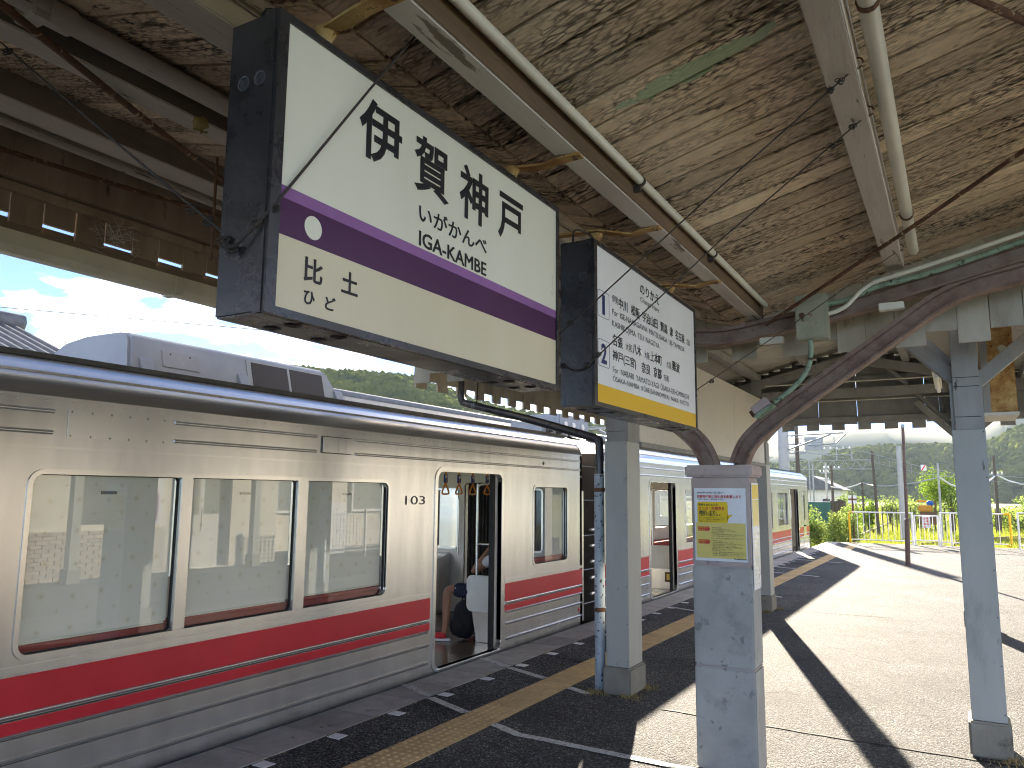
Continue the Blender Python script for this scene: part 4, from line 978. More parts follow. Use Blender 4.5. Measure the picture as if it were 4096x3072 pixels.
        for a, b in ((-6.33, -5.98), (-5.02, -4.67)):
            MB().poly([(a, y+sgn*.05, .85), (b, y+sgn*.05, .85), (b, y+sgn*.05, 1.62), (a, y+sgn*.05, 1.62)]).build('end_pane', 'glass_clear', t)
            ring(a, b, .85, 1.62, .03, .025, lambda u, v, d: (u, y+sgn*(.10+d), v), .012, 'stainless_bright', 'end_window_frame', t)
    if end_near: endwall(y0, 1)
    if end_far: endwall(y1, -1)

car = thing('train_car', 'stainless train car numbered 103 with red stripes and an open door', 'train', (-5.5, 3, -.4))
W1 = (2.292, 5.20, .748, 1.658)
make_car(car, -8, 9.09, [(5.92, 7.085)], [W1, (7.80, 8.66, .80, 1.655)], end_near=False)
# big three-light window with mullions
wf = ring(W1[0], W1[1], W1[2], W1[3], .055, .026, lambda u, v, d: (TX0+.007-d, u, v), .022, 'stainless_bright', 'window_frame', car)
for a, b in ((3.185, 3.272), (4.165, 4.272)): MB().box(TX0-.045, TX0+.004, a, b, W1[2], W1[3]).build('mullion', 'stainless_bright', wf, bevel=.004)
for (a, b), bz in zip(((2.292, 3.185), (3.272, 4.165), (4.272, 5.20)), (.80, .815, .83)):
    window(car, a, b, W1[2], W1[3], .035, bz, frame=False)
    box('window_catch', 'grille_grey', car, TX0-.045, TX0-.036, (a+b)/2-.04, (a+b)/2+.05, 1.555, 1.572)
window(car, 7.80, 8.66, .80, 1.655, .055)
# roofline grooves, plates, vent, number, small marks
for a, b in ((-8, 2.37), (3.11, 4.335), (4.77, 9.05)):
    for z in (1.99, 1.878): bead(car, a, b, z, .018, .007, 'stainless', 'groove')
MB().box(TX0, TX0+.004, 2.446, 3.055, 1.855, 2.008).build('destination_plate', 'stainless_bright', car, bevel=.002)
mb = MB()
for i in range(6):
    for z in (1.866, 1.997): mb.lathe((TX0+.004, 2.465+.114*i, z), [(.005, 0), (0, .003)], 6, 'x')
mb.build('plate_screw', 'grille_grey', car)
vt = MB().box(TX0, TX0+.012, 4.385, 4.725, 1.868, 1.998).build('vent', 'stainless', car, bevel=.006)
for i in range(4):
    for j in range(6): MB().box(TX0+.0125, TX0+.017, 4.405+.08*i, 4.465+.08*i, 1.884+.018*j, 1.892+.018*j).build('louvre', 'window_dark' if False else 'stainless_bright', vt)
lettering('103', 5.437, 5.727, 1.475, 1.550, lambda u, v, d: (TX0+d, u, v), 'grille_grey', car, 0, 'car_number', .002)
mb = MB()
for i in range(10):
    a = i*math.pi/5; mb.lathe((TX0+.0005, 5.585+.21*math.cos(a), 1.50+.17*math.sin(a)), [(.005, 0), (0, .002)], 6, 'x')
mb.build('plugged_hole', 'stainless_bright', car)
MB().lathe((TX0+.001, 8.03, 1.927), [(.020, 0), (.016, .004), (0, .004)], 14, 'x').build('camera_eye', 'ink_black', car)
MB().poly([(TX0+.002, 8.965, .20), (TX0+.002, 9.04, .17), (TX0+.002, 8.965, .14)]).build('red_triangle', 'train_red', car)
box('end_flange', 'stainless_bright', car, TX0-.06, TX0-.004, 9.095, 9.15, .02, 1.62)
# air conditioner on the roof
ac = thing('roof_air_conditioner', 'pale blue-grey rooftop air conditioner with dark mesh grilles on car 103', 'air conditioner', (-5.5, 4.4, 2.41))
pf = [(-4.98, 2.40), (-5.045, 2.655), (-5.09, 2.695), (-5.2, 2.71), (-5.6, 2.712), (-5.85, 2.68), (-5.98, 2.61), (-6.04, 2.40)]
mb = MB()
for e in (0, 1):
    for x, z in pf: mb.v.append(Vector((x, (3.33+.12*(z-2.40)) if e == 0 else 5.55-.72*(z-2.40), z)))
n = len(pf)
for i in range(n-1): mb.face([i, i+1, n+i+1, n+i])
mb.face(list(range(n))); mb.face(list(reversed(range(n, 2*n)))); mb.face([0, n, 2*n-1, n-1])
mb.build('cover', 'aircon', ac, bevel=.02, smooth=True, angle=35)
def acp(y, s, d=.006): return (-4.98-.065*s-0.0+d, y, 2.40+.255*s)
def acq(m, ya, yb, s0, s1, d, name, par=None): return MB().extrude([acp(ya, s0, d), acp(yb, s0, d), acp(yb, s1, d), acp(ya, s1, d)], (-.01, 0, 0)).build(name, m, par or ac, bevel=.002)
acq('aircon', 3.61, 3.93, .30, .78, .008, 'hatch'); 
for y in (3.68, 3.85): MB().lathe(acp(y, .70, .010), [(.008, 0), (0, .004)], 8, 'x').build('hatch_bolt', 'grille_grey', ac)
acq('aircon', 4.40, 5.36, .10, .985, .007, 'grille_surround')
acq('mesh_grille', 4.45, 4.85, .14, .93, .011, 'grille'); acq('mesh_grille', 4.88, 5.28, .14, .93, .011, 'grille')
for y in (3.42, 4.30, 5.42): MB().hexa([(-4.965, y, 2.38), (-4.93, y, 2.38), (-4.93, y+.1, 2.38), (-4.965, y+.1, 2.38), (-5.01, y, 2.52), (-4.99, y, 2.50), (-4.99, y+.1, 2.50), (-5.01, y+.1, 2.52)]).build('mounting_foot', 'aircon', ac)
# inside the open door
ir = car
bench = MB().box(-4.68, -4.22, 7.40, 8.88, .30, .42).build('seat', 'seat_cloth', car, bevel=.03); MB().box(-4.32, -4.21, 7.42, 8.88, .43, .85).build('seat_back', 'seat_cloth', car, bevel=.03)
MB().box(-4.66, -4.22, 7.42, 8.86, 0, .295).build('seat_base', 'stainless', car)
for y0_, y1_ in ((2.2, 5.35),): MB().box(-4.68, -4.24, y0_, y1_, .30, .44).build('seat', 'seat_cloth', car, bevel=.03); MB().box(-4.33, -4.235, y0_, y1_, .45, .80).build('seat_back', 'seat_cloth', car, bevel=.02)
plate(rrect(-4.73, -4.22, .31, .695, .07), [], lambda u, v, d: (u, 7.335+d, v), .022, 'interior_cream', 'seat_partition', car)
MB().hexa([(-4.60, 7.34, 0), (-4.25, 7.34, 0), (-4.25, 7.40, 0), (-4.60, 7.40, 0), (-4.66, 7.34, .31), (-4.25, 7.34, .31), (-4.25, 7.40, .31), (-4.66, 7.40, .31)]).build('partition_base', 'stainless_bright', car)
tube('grab_pole', 'stainless_bright', car, smooth_path([(-4.60, 7.33, .69), (-4.60, 7.33, 1.60), (-4.585, 7.33, 1.655), (-4.5, 7.33, 1.68), (-4.24, 7.33, 1.68)], 4), .014, 10)
tube('grab_pole', 'stainless_bright', car, smooth_path([(-4.405, 7.33, .69), (-4.405, 7.33, 1.33), (-4.39, 7.33, 1.36), (-4.24, 7.33, 1.365)], 4), .013, 10)
tube('cross_bar', 'stainless_bright', car, [(-4.60, 7.33, 1.03), (-4.24, 7.33, 1.03)], .012, 10)
for i, y in enumerate((6.92, 7.18, 7.46, 7.77)):
    s_ = MB().bar((-4.75, y, 1.67), (-4.75, y, 1.90), .022, .006, (0, 1, 0)).build('strap', 'strap_orange', car)
    MB().box(-4.757, -4.743, y-.028, y+.028, 1.685, 1.775).build('strap_tag', 'strap_tag', s_)
    MB().poly([(-4.742, y-.018, 1.735), (-4.742, y+.018, 1.735), (-4.742, y+.018, 1.765), (-4.742, y-.018, 1.765)]).build('tag_print', 'sign_white2', s_)
    tri = smooth_path([(-4.75, y, 1.675), (-4.75, y-.03, 1.64), (-4.75, y-.062, 1.585), (-4.75, y-.045, 1.568), (-4.75, y+.045, 1.568), (-4.75, y+.062, 1.585), (-4.75, y+.03, 1.64), (-4.75, y, 1.675)], 3)
    MB().tube(tri, .009, 8, (1, 0, 0)).build('strap_ring', 'strap_orange', s_, smooth=True)
tube('strap_rail', 'stainless_bright', car, [(-4.75, 5.6, 1.90), (-4.75, 8.9, 1.90)], .014, 8)
cbx = MB().hexa([(-6.75, 8.25, 0), (-6.06, 8.25, 0), (-6.06, 8.97, 0), (-6.75, 8.97, 0), (-6.75, 8.25, .60), (-6.06, 8.25, .60), (-6.06, 8.97, .78), (-6.75, 8.97, .78)]).build('equipment_cabinet', 'stainless', car, bevel=.006)
box('end_door_leaf', 'stainless', car, -5.16, -4.98, 8.90, 8.935, .0, 1.74); tube('handrail', 'stainless_bright', car, [(-5.92, 8.95, .75), (-5.92, 8.95, 1.50)], .012, 8)
# gangway between the cars
gw = thing('gangway', 'dark folded gangway joining the two train cars', 'gangway', (-5.5, 9.4, 0))
for k in range(7):
    y = 9.10+.09*k
    plate([(-6.0, .0), (-5.0, .0), (-5.0, 1.9), (-6.0, 1.9)], [[(-5.86, .04), (-5.14, .04), (-5.14, 1.78), (-5.86, 1.78)]], lambda u, v, d: (u, y+d, v), .05, 'bellows', 'fold', gw)
st = thing('gap_barrier', 'rows of silver studs in the gap between cars, end wall panel coloured dark for shade', 'barrier', (-4.3, 9.4, 0))
MB().box(-4.62, -4.215, 9.63, 9.735, -.2, 2.12).build('shaded_end_panel', 'gangway', st)  # end wall of the second car, its shade put into the dark brown
for z in [1.117-.203*k for k in range(5)]:
    MB().lathe((-4.206, 9.50, z), [(0, -.03), (.018, -.026), (.025, -.012), (.025, .09)], 10, 'y').build('stud', 'stainless_bright', st, smooth=True)
for z in [.995-.192*k for k in range(5)]:
    MB().lathe((-4.215, 9.155, z), [(.022, 0), (.022, .085), (.017, .105), (0, .11)], 10, 'y').build('stud', 'stainless_bright', st, smooth=True)
for z in (1.936, 1.50, 1.05, .62, .2): tube('pin', 'grey_steel', st, [(-4.21, 9.12, z), (-4.21, 9.64, z)], .007, 6)

# second car
car2 = thing('train_car', 'second train car beyond the gap, doors open, partly hidden by posts', 'train', (-5.5, 18, -.4))
D2 = [(11.62, 12.88), (17.4, 18.6), (23.25, 24.5)]
W2 = [(13.45, 15.05, .76, 1.655), (15.2, 16.8, .76, 1.655), (19.2, 20.8, .76, 1.655), (21.45, 22.85, .80, 1.655)]
make_car(car2, 9.74, 26.3, D2, W2)
for w_ in W2: window(car2, *w_, .055)
for a, b in ((9.8, 26.2),):
    for z in (1.99, 1.878): bead(car2, a, b, z, .018, .007, 'stainless_bright', 'groove')
MB().box(TX0, TX0+.006, 25.25, 25.75, .02, 1.72).build('cab_door', 'stainless_bright', car2, bevel=.003)
MB().box(TX0+.0062, TX0+.008, 25.38, 25.62, .85, 1.60).build('cab_door_window', 'window_dark', car2)
box('side_lamp_box', 'grille_grey', car2, TX0, TX0+.01, 19.3, 19.65, 1.82, 2.0)
MB().box(-4.70, -4.22, 13.1, 17.2, .30, .44).build('seat', 'seat_cloth', car2, bevel=.02); MB().box(-6.8, -6.4, 10.2, 22, .30, .44).build('seat', 'seat_cloth', car2, bevel=.02)
plate(rrect(-4.73, -4.22, .33, .72, .07), [], lambda u, v, d: (u, 13.05+d, v), .022, 'interior_cream', 'seat_partition', car2)
bs = box('heater_box', 'stainless', car2, -4.68, -4.22, 13.06, 13.12, 0, .33); 
MB().poly([(-4.42, 13.058, .12), (-4.26, 13.058, .12), (-4.26, 13.058, .28), (-4.42, 13.058, .28)]).build('warning_plate', 'machine_brown', bs); MB().poly([(-4.39, 13.056, .15), (-4.29, 13.056, .15), (-4.29, 13.056, .25), (-4.39, 13.056, .25)]).build('warning_print', 'poster_cream', bs)
MB().poly([(-4.365, 13.0545, .19), (-4.315, 13.0545, .19), (-4.34, 13.0545, .235)]).build('warning_triangle', 'poster_yellow', bs)
tube('grab_pole', 'stainless_bright', car2, smooth_path([(-4.62, 13.04, .72), (-4.62, 13.04, 1.6), (-4.55, 13.04, 1.66), (-4.24, 13.04, 1.66)], 4), .014, 8)
tube('cross_bar', 'stainless_bright', car2, [(-4.62, 13.04, 1.05), (-4.24, 13.04, 1.05)], .012, 8)
# roof gear of the second car
rg = thing('roof_equipment', 'pale blue-grey boxes with round ports on the roof of the second car', 'roof equipment', (-5.5, 11, 2.42))
b1 = MB().box(-5.7, -5.15, 9.95, 10.75, 2.36, 2.62).build('box', 'aircon', rg, bevel=.012); b2 = MB().box(-5.95, -5.4, 11.0, 12.1, 2.46, 2.84).build('box', 'aircon', rg, bevel=.012)
for y in (10.1, 10.42): MB().lathe((-5.15, y, 2.50), [(.06, 0), (.055, .03), (.035, .04), (.03, .09), (0, .09)], 14, 'x').build('port', 'grille_grey', rg, smooth=True)
for y in (11.2, 11.5, 11.85): MB().lathe((-5.4, y, 2.68), [(.05, 0), (.05, .02), (.03, .03), (0, .03)], 14, 'x').build('port', 'white_paint', rg)
for y in (10.9, 12.2, 12.5): tube('cable_stub', 'grey_steel', rg, smooth_path([(-5.25, y-.2, 2.40), (-5.2, y-.15, 2.52), (-5.2, y, 2.55), (-5.25, y+.15, 2.42)], 4), .022, 8)
pg = thing('pantograph', 'light blue folded pantograph on the roof of the second car', 'pantograph', (-5.5, 13.2, 2.42))
tube('lower_arm', 'aircon', pg, [(-5.3, 12.9, 2.48), (-5.3, 14.2, 2.62)], .035, 8); tube('lower_arm', 'aircon', pg, [(-5.7, 12.9, 2.48), (-5.7, 14.2, 2.62)], .035, 8)
tube('upper_arm', 'aircon', pg, [(-5.3, 14.2, 2.62), (-5.4, 12.95, 2.74)], .025, 8); tube('upper_arm', 'aircon', pg, [(-5.7, 14.2, 2.62), (-5.6, 12.95, 2.74)], .025, 8)
box('contact_strip', 'grey_steel', pg, -6.0, -5.2, 12.9, 12.98, 2.74, 2.77)
for x in (-5.95, -5.05):
    for y in (12.8, 14.3): MB().lathe((x, y, 2.40), [(.05, 0), (.03, .02), (.05, .04), (.03, .06), (.05, .08), (.03, .1)], 10).build('insulator', 'white_paint', pg)

# ================================================================== passenger
def skin(verts, edges, radii, root=0, sub=2):
    me = bpy.data.meshes.new('person_body'); me.from_pydata([Vector(v) for v in verts], edges, [])
    o = bpy.data.objects.new('person_body', me); COL.objects.link(o)
    m = o.modifiers.new('s', 'SKIN'); m.use_smooth_shade = True; m.branch_smoothing = .4
    for i, (sv, r_) in enumerate(zip(me.skin_vertices[0].data, radii)):
        sv.radius = (r_, r_) if not isinstance(r_, tuple) else r_; sv.use_root = (i == root)
    s_ = o.modifiers.new('d', 'SUBSURF'); s_.levels = sub; s_.render_levels = sub
    dg = bpy.context.evaluated_depsgraph_get(); out = bpy.data.meshes.new_from_object(o.evaluated_get(dg))
    bpy.data.objects.remove(o); bpy.data.meshes.remove(me); return out
def skinned(name, mt, parent, chain_sets):
    v, e, r_ = [], [], []; idx = {}
    for ch in chain_sets:
        last = None
        for p, rad in ch:
            k = tuple(round(c, 4) for c in p)
            if k not in idx: idx[k] = len(v); v.append(Vector(p)-rootbase(parent)); r_.append(rad)
            if last is not None: e.append((last, idx[k]))
            last = idx[k]
    me = skin(v, e, r_); me.materials.clear(); me.materials.append(M[mt]); me.polygons.foreach_set('use_smooth', [True]*len(me.polygons))
    o = bpy.data.objects.new(name, me); COL.objects.link(o); o.parent = parent; return o
pe = thing('person', 'seated passenger in navy shorts and red shoes, hand to head, inside the open door', 'person', (-4.6, 7.5, 0))
pv = (-4.50, 7.60, .50); ch_ = (-4.42, 7.60, .74); nk = (-4.42, 7.60, .985)
HL, KL, AL, TL = (-4.54, 7.51, .49), (-4.96, 7.31, .53), (-4.915, 7.20, .085), (-5.05, 7.15, .035)
HR, KR, AR, TR = (-4.54, 7.69, .49), (-4.97, 7.78, .53), (-4.93, 7.80, .085), (-5.07, 7.82, .035)
SL, EL, HnL = (-4.42, 7.43, .90), (-4.70, 7.40, .715), (-4.53, 7.47, .965)
SR, ER, HnR = (-4.42, 7.77, .90), (-4.55, 7.84, .66), (-4.80, 7.76, .58)
lerp = lambda a, b, t: tuple(Vector(a).lerp(Vector(b), t))
skinned('body', 'skin', pe, [
    [(pv, .115), (ch_, .12), ((-4.42, 7.60, .91), .10), (nk, .052), ((-4.44, 7.60, 1.05), .072), ((-4.455, 7.60, 1.12), .085), ((-4.45, 7.60, 1.19), .066)],
    [(pv, .115), (HL, .085), (lerp(HL, KL, .5), .072), (KL, .056), (lerp(KL, AL, .3), .055), (lerp(KL, AL, .75), .036), (AL, .034), ((-4.96, 7.183, .05), .035), (TL, .028)],
    [(pv, .115), (HR, .085), (lerp(HR, KR, .5), .072), (KR, .056), (lerp(KR, AR, .3), .055), (lerp(KR, AR, .75), .036), (AR, .034), ((-4.97, 7.808, .05), .035), (TR, .028)],
    [((-4.42, 7.60, .91), .10), (SL, .058), (lerp(SL, EL, .5), .046), (EL, .038), (lerp(EL, HnL, .45), .036), (HnL, .026), ((-4.505, 7.50, 1.02), .032)],
    [((-4.42, 7.60, .91), .10), (SR, .058), (lerp(SR, ER, .5), .046), (ER, .038), (lerp(ER, HnR, .45), .036), (HnR, .026), ((-4.85, 7.75, .575), .03)]])
for k, (dy, dz) in enumerate(((-.022, .03), (-.008, .04), (.006, .042), (.02, .036), (-.03, .0))):
    a = Vector((-4.505, 7.50+dy, 1.02)); skinned('finger', 'skin', pe, [[(tuple(a), .0085), (tuple(a+Vector((.012, .004, dz*.6))), .008), (tuple(a+Vector((.03, .012, dz))), .007)]])
skinned('shirt', 'shirt', pe, [[((-4.49, 7.60, .56), .125), (ch_, .135), ((-4.42, 7.60, .90), .112), ((-4.42, 7.60, .945), .066)], [((-4.42, 7.60, .90), .112), (SL, .068), (lerp(SL, EL, .55), .060)], [((-4.42, 7.60, .90), .112), (SR, .068), (lerp(SR, ER, .55), .060)]])
skinned('shorts', 'shorts', pe, [[((-4.49, 7.60, .60), .125), (pv, .13), (HL, .10), (lerp(HL, KL, .5), .09), (lerp(HL, KL, .88), .082)], [(pv, .13), (HR, .10), (lerp(HR, KR, .5), .09), (lerp(HR, KR, .88), .082)]])
skinned('hair', 'hair', pe, [[((-4.42, 7.60, 1.13), .088), ((-4.435, 7.60, 1.20), .076), ((-4.46, 7.60, 1.225), .05)]])
for s_, A, T in ((-1, AL, TL), (1, AR, TR)):
    sh_ = skinned('shoe', 'shoe_red', pe, [[(lerp(A, (A[0]+.03, A[1], .06), .8), .045), ((A[0]-.04, A[1]+s_*.012, .05), .046), ((T[0]+.02, T[1], .042), .042), ((T[0]-.035, T[1]+s_*.01, .036), .03)]])
    q = Vector(A); e = Vector(T)-q; e.z = 0; e.normalize(); sd = Vector((-e.y, e.x, 0))
    pts = [q-e*.055+sd*.035, q-e*.07, q-e*.055-sd*.035, q+e*.09-sd*.046, q+e*.19-sd*.036, q+e*.215, q+e*.19+sd*.036, q+e*.09+sd*.046]
    MB().extrude([(p.x, p.y, 0) for p in pts], (0, 0, .026)).build('sole', 'white_paint', sh_, bevel=.006)
lg = Vector(lerp(HL, KL, .62)); eL = (Vector(KL)-Vector(HL)).normalized(); nL = Vector((-.25, -.95, .15)).normalized(); uL = eL.cross(nL).normalized()
MB().poly([lg+nL*.093+eL*a+uL*b for a, b in ((-.03, -.028), (-.012, -.012), (.004, -.016), (.0, .0), (.03, .018), (.034, .028), (.008, .016), (-.012, .008), (-.02, .022), (-.028, .02), (-.018, .0), (-.034, -.02))]).build('leaping_mark', 'white_paint', pe)
bg_ = thing('backpack', 'black backpack on the train floor beside the seated passenger', 'bag', (-4.80, 7.42, 0))
mb = MB(); mb.blob((-4.79, 7.40, .205), 1, 3, .10, (.14, .12, .205), 5); mb.build('sack', 'bag', bg_, smooth='all')
mb = MB(); mb.blob((-4.82, 7.30, .15), 1, 2, .12, (.095, .05, .11), 8); mb.build('front_pocket', 'bag', bg_, smooth='all')
tube('haul_loop', 'bag', bg_, smooth_path([(-4.82, 7.38, .40), (-4.80, 7.38, .445), (-4.77, 7.38, .44), (-4.75, 7.38, .40)], 4), .008, 6)
# ================================================================== platform end: lamp pole, fences
po = thing('lamp_pole', 'slender dark brown steel pole standing on the platform beyond the shelter', 'pole', (-1.11, 20.5, 0))
tube('lower_tube', 'brown_pole', po, [(-1.11, 20.5, 0), (-1.075, 20.5, 1.06)], .055, 14); MB().lathe((-1.075, 20.5, 1.05), [(.055, 0), (.058, .01), (.048, .03), (.036, .035)], 14).build('collar', 'brown_pole', po)
tube('upper_tube', 'brown_pole', po, [(-1.075, 20.5, 1.06), (-1.045, 20.5, 3.22)], .036, 12); MB().lathe((-1.045, 20.5, 3.20), [(.042, 0), (.042, .08), (0, .085)], 12).build('cap', 'grey_steel', po)
MB().lathe((-1.11, 20.5, 0), [(.09, 0), (.085, .02), (.06, .025)], 14).build('foot', 'brown_pole', po)
MB().lathe((-1.12, 20.44, 1.07), [(0, -.012), (.016, -.004), (.016, .004), (0, .012)], 10, 'y').build('hook', 'white_paint', po)

def fence(name, label, x0, x1, y, zt, pick, posts, zlow=.12, low=.0):
    t = thing(name, label, 'fence', ((x0+x1)/2, y, 0))
    tube('top_rail', 'white_paint', t, [(x0, y, zt), (x1, y, zt)], .024, 8); tube('bottom_rail', 'white_paint', t, [(x0, y, zlow), (x1, y, zlow)], .02, 8)
    n = max(2, round((x1-x0)/pick)); pm = MB().tube([(0, 0, zlow), (0, 0, zt)], .011, 6).mesh('picket', 'white_paint')
    for i in range(1, n): piece('picket', pm, (x0+(x1-x0)*i/n, y, 0), t)
    for x in posts: tube('post', 'white_paint', t, [(x, y, low), (x, y, zt+.01)], .03, 8)
    return t
fence('platform_fence', 'white railing at the platform end left of the gate', -3.27, -1.36, 29.5, 1.05, .2, (-1.40,))
gtf = fence('platform_gate', 'white railing gate carrying the red lettered warning sign', -1.31, -.66, 29.48, .97, .13, (-1.33, -.64), .16)
fence('platform_fence', 'white railing at the platform end right of the gate', -.60, 1.28, 29.5, 1.07, .2, (-.57, -.28, .7))
fence('platform_fence', 'separate white railing at the far right edge of the view', 1.55, 4.4, 28.9, 1.12, .22, (1.55, 1.85, 2.6, 3.6))
tag(tube('guard_post', 'yellow_paint', None, smooth_path([(-3.33, 29.48, 0), (-3.33, 29.48, .95), (-3.31, 29.48, 1.03), (-3.24, 29.49, 1.05)], 4), .034, 10), 'yellow bent guard post at the left end of the railing', 'post')
tag(tube('guard_post', 'yellow_paint', None, smooth_path([(1.20, 29.45, 1.05), (1.30, 29.45, 1.07), (1.36, 29.45, 1.02), (1.36, 29.45, .14), (1.30, 29.45, .08), (1.22, 29.45, .08)], 4), .034, 10), 'yellow bent guard post at the right end of the railing', 'post')
ws = thing('warning_sign', 'white no-entry notice with red characters on the gate', 'sign', (-.98, 29.4, .57))
box('board', 'white_paint', ws, -1.10, -.86, 29.40, 29.41, .57, .95)
mpW = lambda u, v, d: (u, 29.398-d, v)
for i, c_ in enumerate('線路内'): lettering(c_, -.965, -.905, .85-.092*i, .92-.092*i, mpW, 'poster_red', ws, .05)
for i, c_ in enumerate('立入禁止'): lettering(c_, -1.055, -.995, .85-.092*i, .92-.092*i, mpW, 'poster_red', ws, .05)

# ================================================================== yard, poles and wires beyond the platform
def up_pole(name, label, x, y, z1, r, m, lean=0, arms=()):
    t = thing(name, label, 'pole', (x, y, GZ), 'poles in the railway yard')
    MB().tube([(x, y, GZ), (x+lean, y, z1)], r, 10, scale=[1.15, .85]).build('shaft', m, t, smooth=True, angle=50)
    for z, w in arms:
        MB().box(x-w/2, x+w/2, y-.04, y+.04, z-.04, z+.04).build('cross_arm', 'grey_steel', t)
        for k in (-1, -.4, .4, 1): MB().lathe((x+k*w/2*.9, y, z+.04), [(.03, 0), (.05, .03), (.03, .06), (.05, .09), (0, .13)], 8).build('insulator', 'white_paint', t)
    return t
cm_ = up_pole('catenary_mast', 'thick pale concrete catenary mast just left of the shelter opening', -7.35, 40, 7.2, .26, 'pole_concrete')
up_pole('utility_pole', 'dark slim pole carrying boxes beside the concrete mast', -7.56, 45, 6.6, .11, 'pole_wood', 0, ((4.4, 1.1), (3.9, .9)))
box('transformer', 'grey_steel', cm_, -7.1, -6.2, 44.6, 45.0, 4.05, 4.75)
def cantilever(label, x, y, pts):
    t = thing('catenary_bracket', label, 'bracket', (x, y, 3)); 
    for nm, p, r_ in pts: tube(nm, 'grey_steel', t, [(a, y, b) for a, b in p], r_, 8)
    return t
cantilever('grey tubular catenary bracket reaching right from the concrete mast', -7.2, 39.9, [('strut', [(-7.2, 3.80), (-5.13, 4.53)], .04), ('top_tube', [(-7.2, 4.50), (-5.1, 4.56), (-4.6, 4.58), (-4.48, 4.52), (-4.94, 4.08)], .032), ('registration_arm', [(-6.2, 4.02), (-4.94, 4.08)], .03), ('steady_arm', [(-5.96, 3.92), (-5.6, 4.05)], .03), ('dropper', [(-5.0, 4.07), (-5.0, 4.40)], .02)])
pt = thing('catenary_portal', 'lattice gantry spanning the tracks far behind the shelter', 'gantry', (-8, 60, 0))
for z in (4.13, 3.50): tube('chord', 'grey_steel', pt, [(-11.2, 60, z), (-4.9, 60, z)], .04, 6)
for k in range(16): tube('lattice', 'grey_steel', pt, [(-11.2+.39*k, 60, 4.13 if k % 2 else 3.50), (-10.81+.39*k, 60, 3.50 if k % 2 else 4.13)], .022, 5)
for a, b in (((-8.47, 5.15), (-6.4, 5.13)), ((-8.47, 4.55), (-6.4, 4.5)), ((-8.47, 5.15), (-8.47, 4.1)), ((-6.4, 5.13), (-6.4, 4.1)), ((-7.4, 5.15), (-7.4, 4.1)), ((-9.3, 4.1), (-9.3, GZ)), ((-5.0, 4.13), (-5.0, GZ))): tube('frame_member', 'grey_steel', pt, [(a[0], 60, a[1]), (b[0], 60, b[1])], .04, 6)
for k in range(5): MB().lathe((-8.2+.42*k, 60, 4.95), [(.03, 0), (.06, .05), (.03, .1), (.06, .15), (0, .2)], 8).build('insulator', 'white_paint', pt)
up_pole('utility_pole', 'dark wooden pole with small white insulators left of centre in the yard', -7.14, 55, 3.6, .085, 'pole_wood', 0, ((3.38, 1.0),))
up_pole('utility_pole', 'dark leaning wooden pole left of the concrete pole', -4.10, 50, 4.2, .085, 'pole_wood', -.14)
up_pole('utility_pole', 'broad concrete pole right behind the brown platform pole', -2.55, 45, 4.2, .14, 'pole_concrete')
up_pole('utility_pole', 'thin grey pole in front of the round green tree', -.87, 48, 3.4, .06, 'pole_concrete')
up_pole('utility_pole', 'weathered pole right of the grey post with drooping cable', 2.16, 60, 4.3, .10, 'pole_wood', 0, ((3.1, .9),))
up_pole('utility_pole', 'short dark pole among the bushes near the middle', -5.05, 52, 2.5, .06, 'pole_wood')
up_pole('utility_pole', 'thin pale pole beside the green sheeting', -7.1, 47, 3.4, .05, 'pole_concrete')
up_pole('utility_pole', 'distant grey pole above the sleeper fence', -7.9, 58, 3.9, .08, 'pole_concrete', 0, ((3.2, .8), (2.7, .8)))
def wire(label, pts, r=.02, m='grey_steel', sag=0):
    P = []
    for a, b in zip(pts, pts[1:]):
        a, b = Vector(a), Vector(b)
        for k in range(6):
            t = k/6; q = a.lerp(b, t); q.z -= sag*4*t*(1-t); P.append(q)
    P.append(Vector(pts[-1])); return tag(tube('overhead_wire', m, None, P, r, 5), label, 'wire', 'overhead wires')
wire('upper catenary wire slanting down to the right across the trees', [(-7.3, 40, 4.56), (-3.97, 50, 3.98), (-1.77, 50.3, 3.30), (-.1, 51, 2.95), (4, 54, 2.7)], .018)
wire('contact wire below the slanting catenary', [(-7.2, 40, 3.82), (-4.37, 50, 3.62), (-1.76, 50.3, 2.90), (4, 54, 2.3)], .016)
for k in range(7):
    x = -3.9+.55*k; tag(tube('dropper', 'grey_steel', None, [(x, 50.1, 3.98-.3*(x+3.97)), (x, 50.1, 3.50-.275*(x+4.37))], .012, 5), '%s vertical dropper from the left between the two slanting overhead wires' % ('first', 'second', 'third', 'fourth', 'fifth', 'sixth', 'seventh')[k], 'wire', 'droppers between the slanting wires')
wire('thick sagging cable running to the thin grey pole', [(-5.05, 52, 2.45), (-4.1, 50, 2.22), (-2.55, 45, 2.20), (-.87, 48, 2.65)], .035, 'grey_steel', .05)
wire('pale drooping cable from the thin grey pole to the right', [(-.87, 48, 2.66), (2.16, 60, 3.0)], .05, 'white_paint', .75)
wire('pale drooping cable leaving the right-hand pole', [(2.16, 60, 3.1), (6.5, 64, 3.4)], .05, 'white_paint', .8)
wire('sagging pale cable left of the short dark pole', [(-7.1, 54, 2.2), (-5.05, 52, 2.42)], .04, 'white_paint', .18)
wire('thin wire across the sky at the left', [(-60, 12, 12.6), (-30, 32, 10.2), (-24, 60, 12)], .03)
wire('power line in front of the wooded hill', [(-60, 30, 10.2), (-48, 90, 11.5), (-30, 150, 12.5)], .05)
wire('second power line in front of the wooded hill', [(-60, 30, 9.6), (-48, 90, 10.9), (-30, 150, 11.9)], .05)
fg = thing('overhead_marker', 'white overhead board with a red diagonal among the wires', 'sign', (-1.49, 46, 3.0))
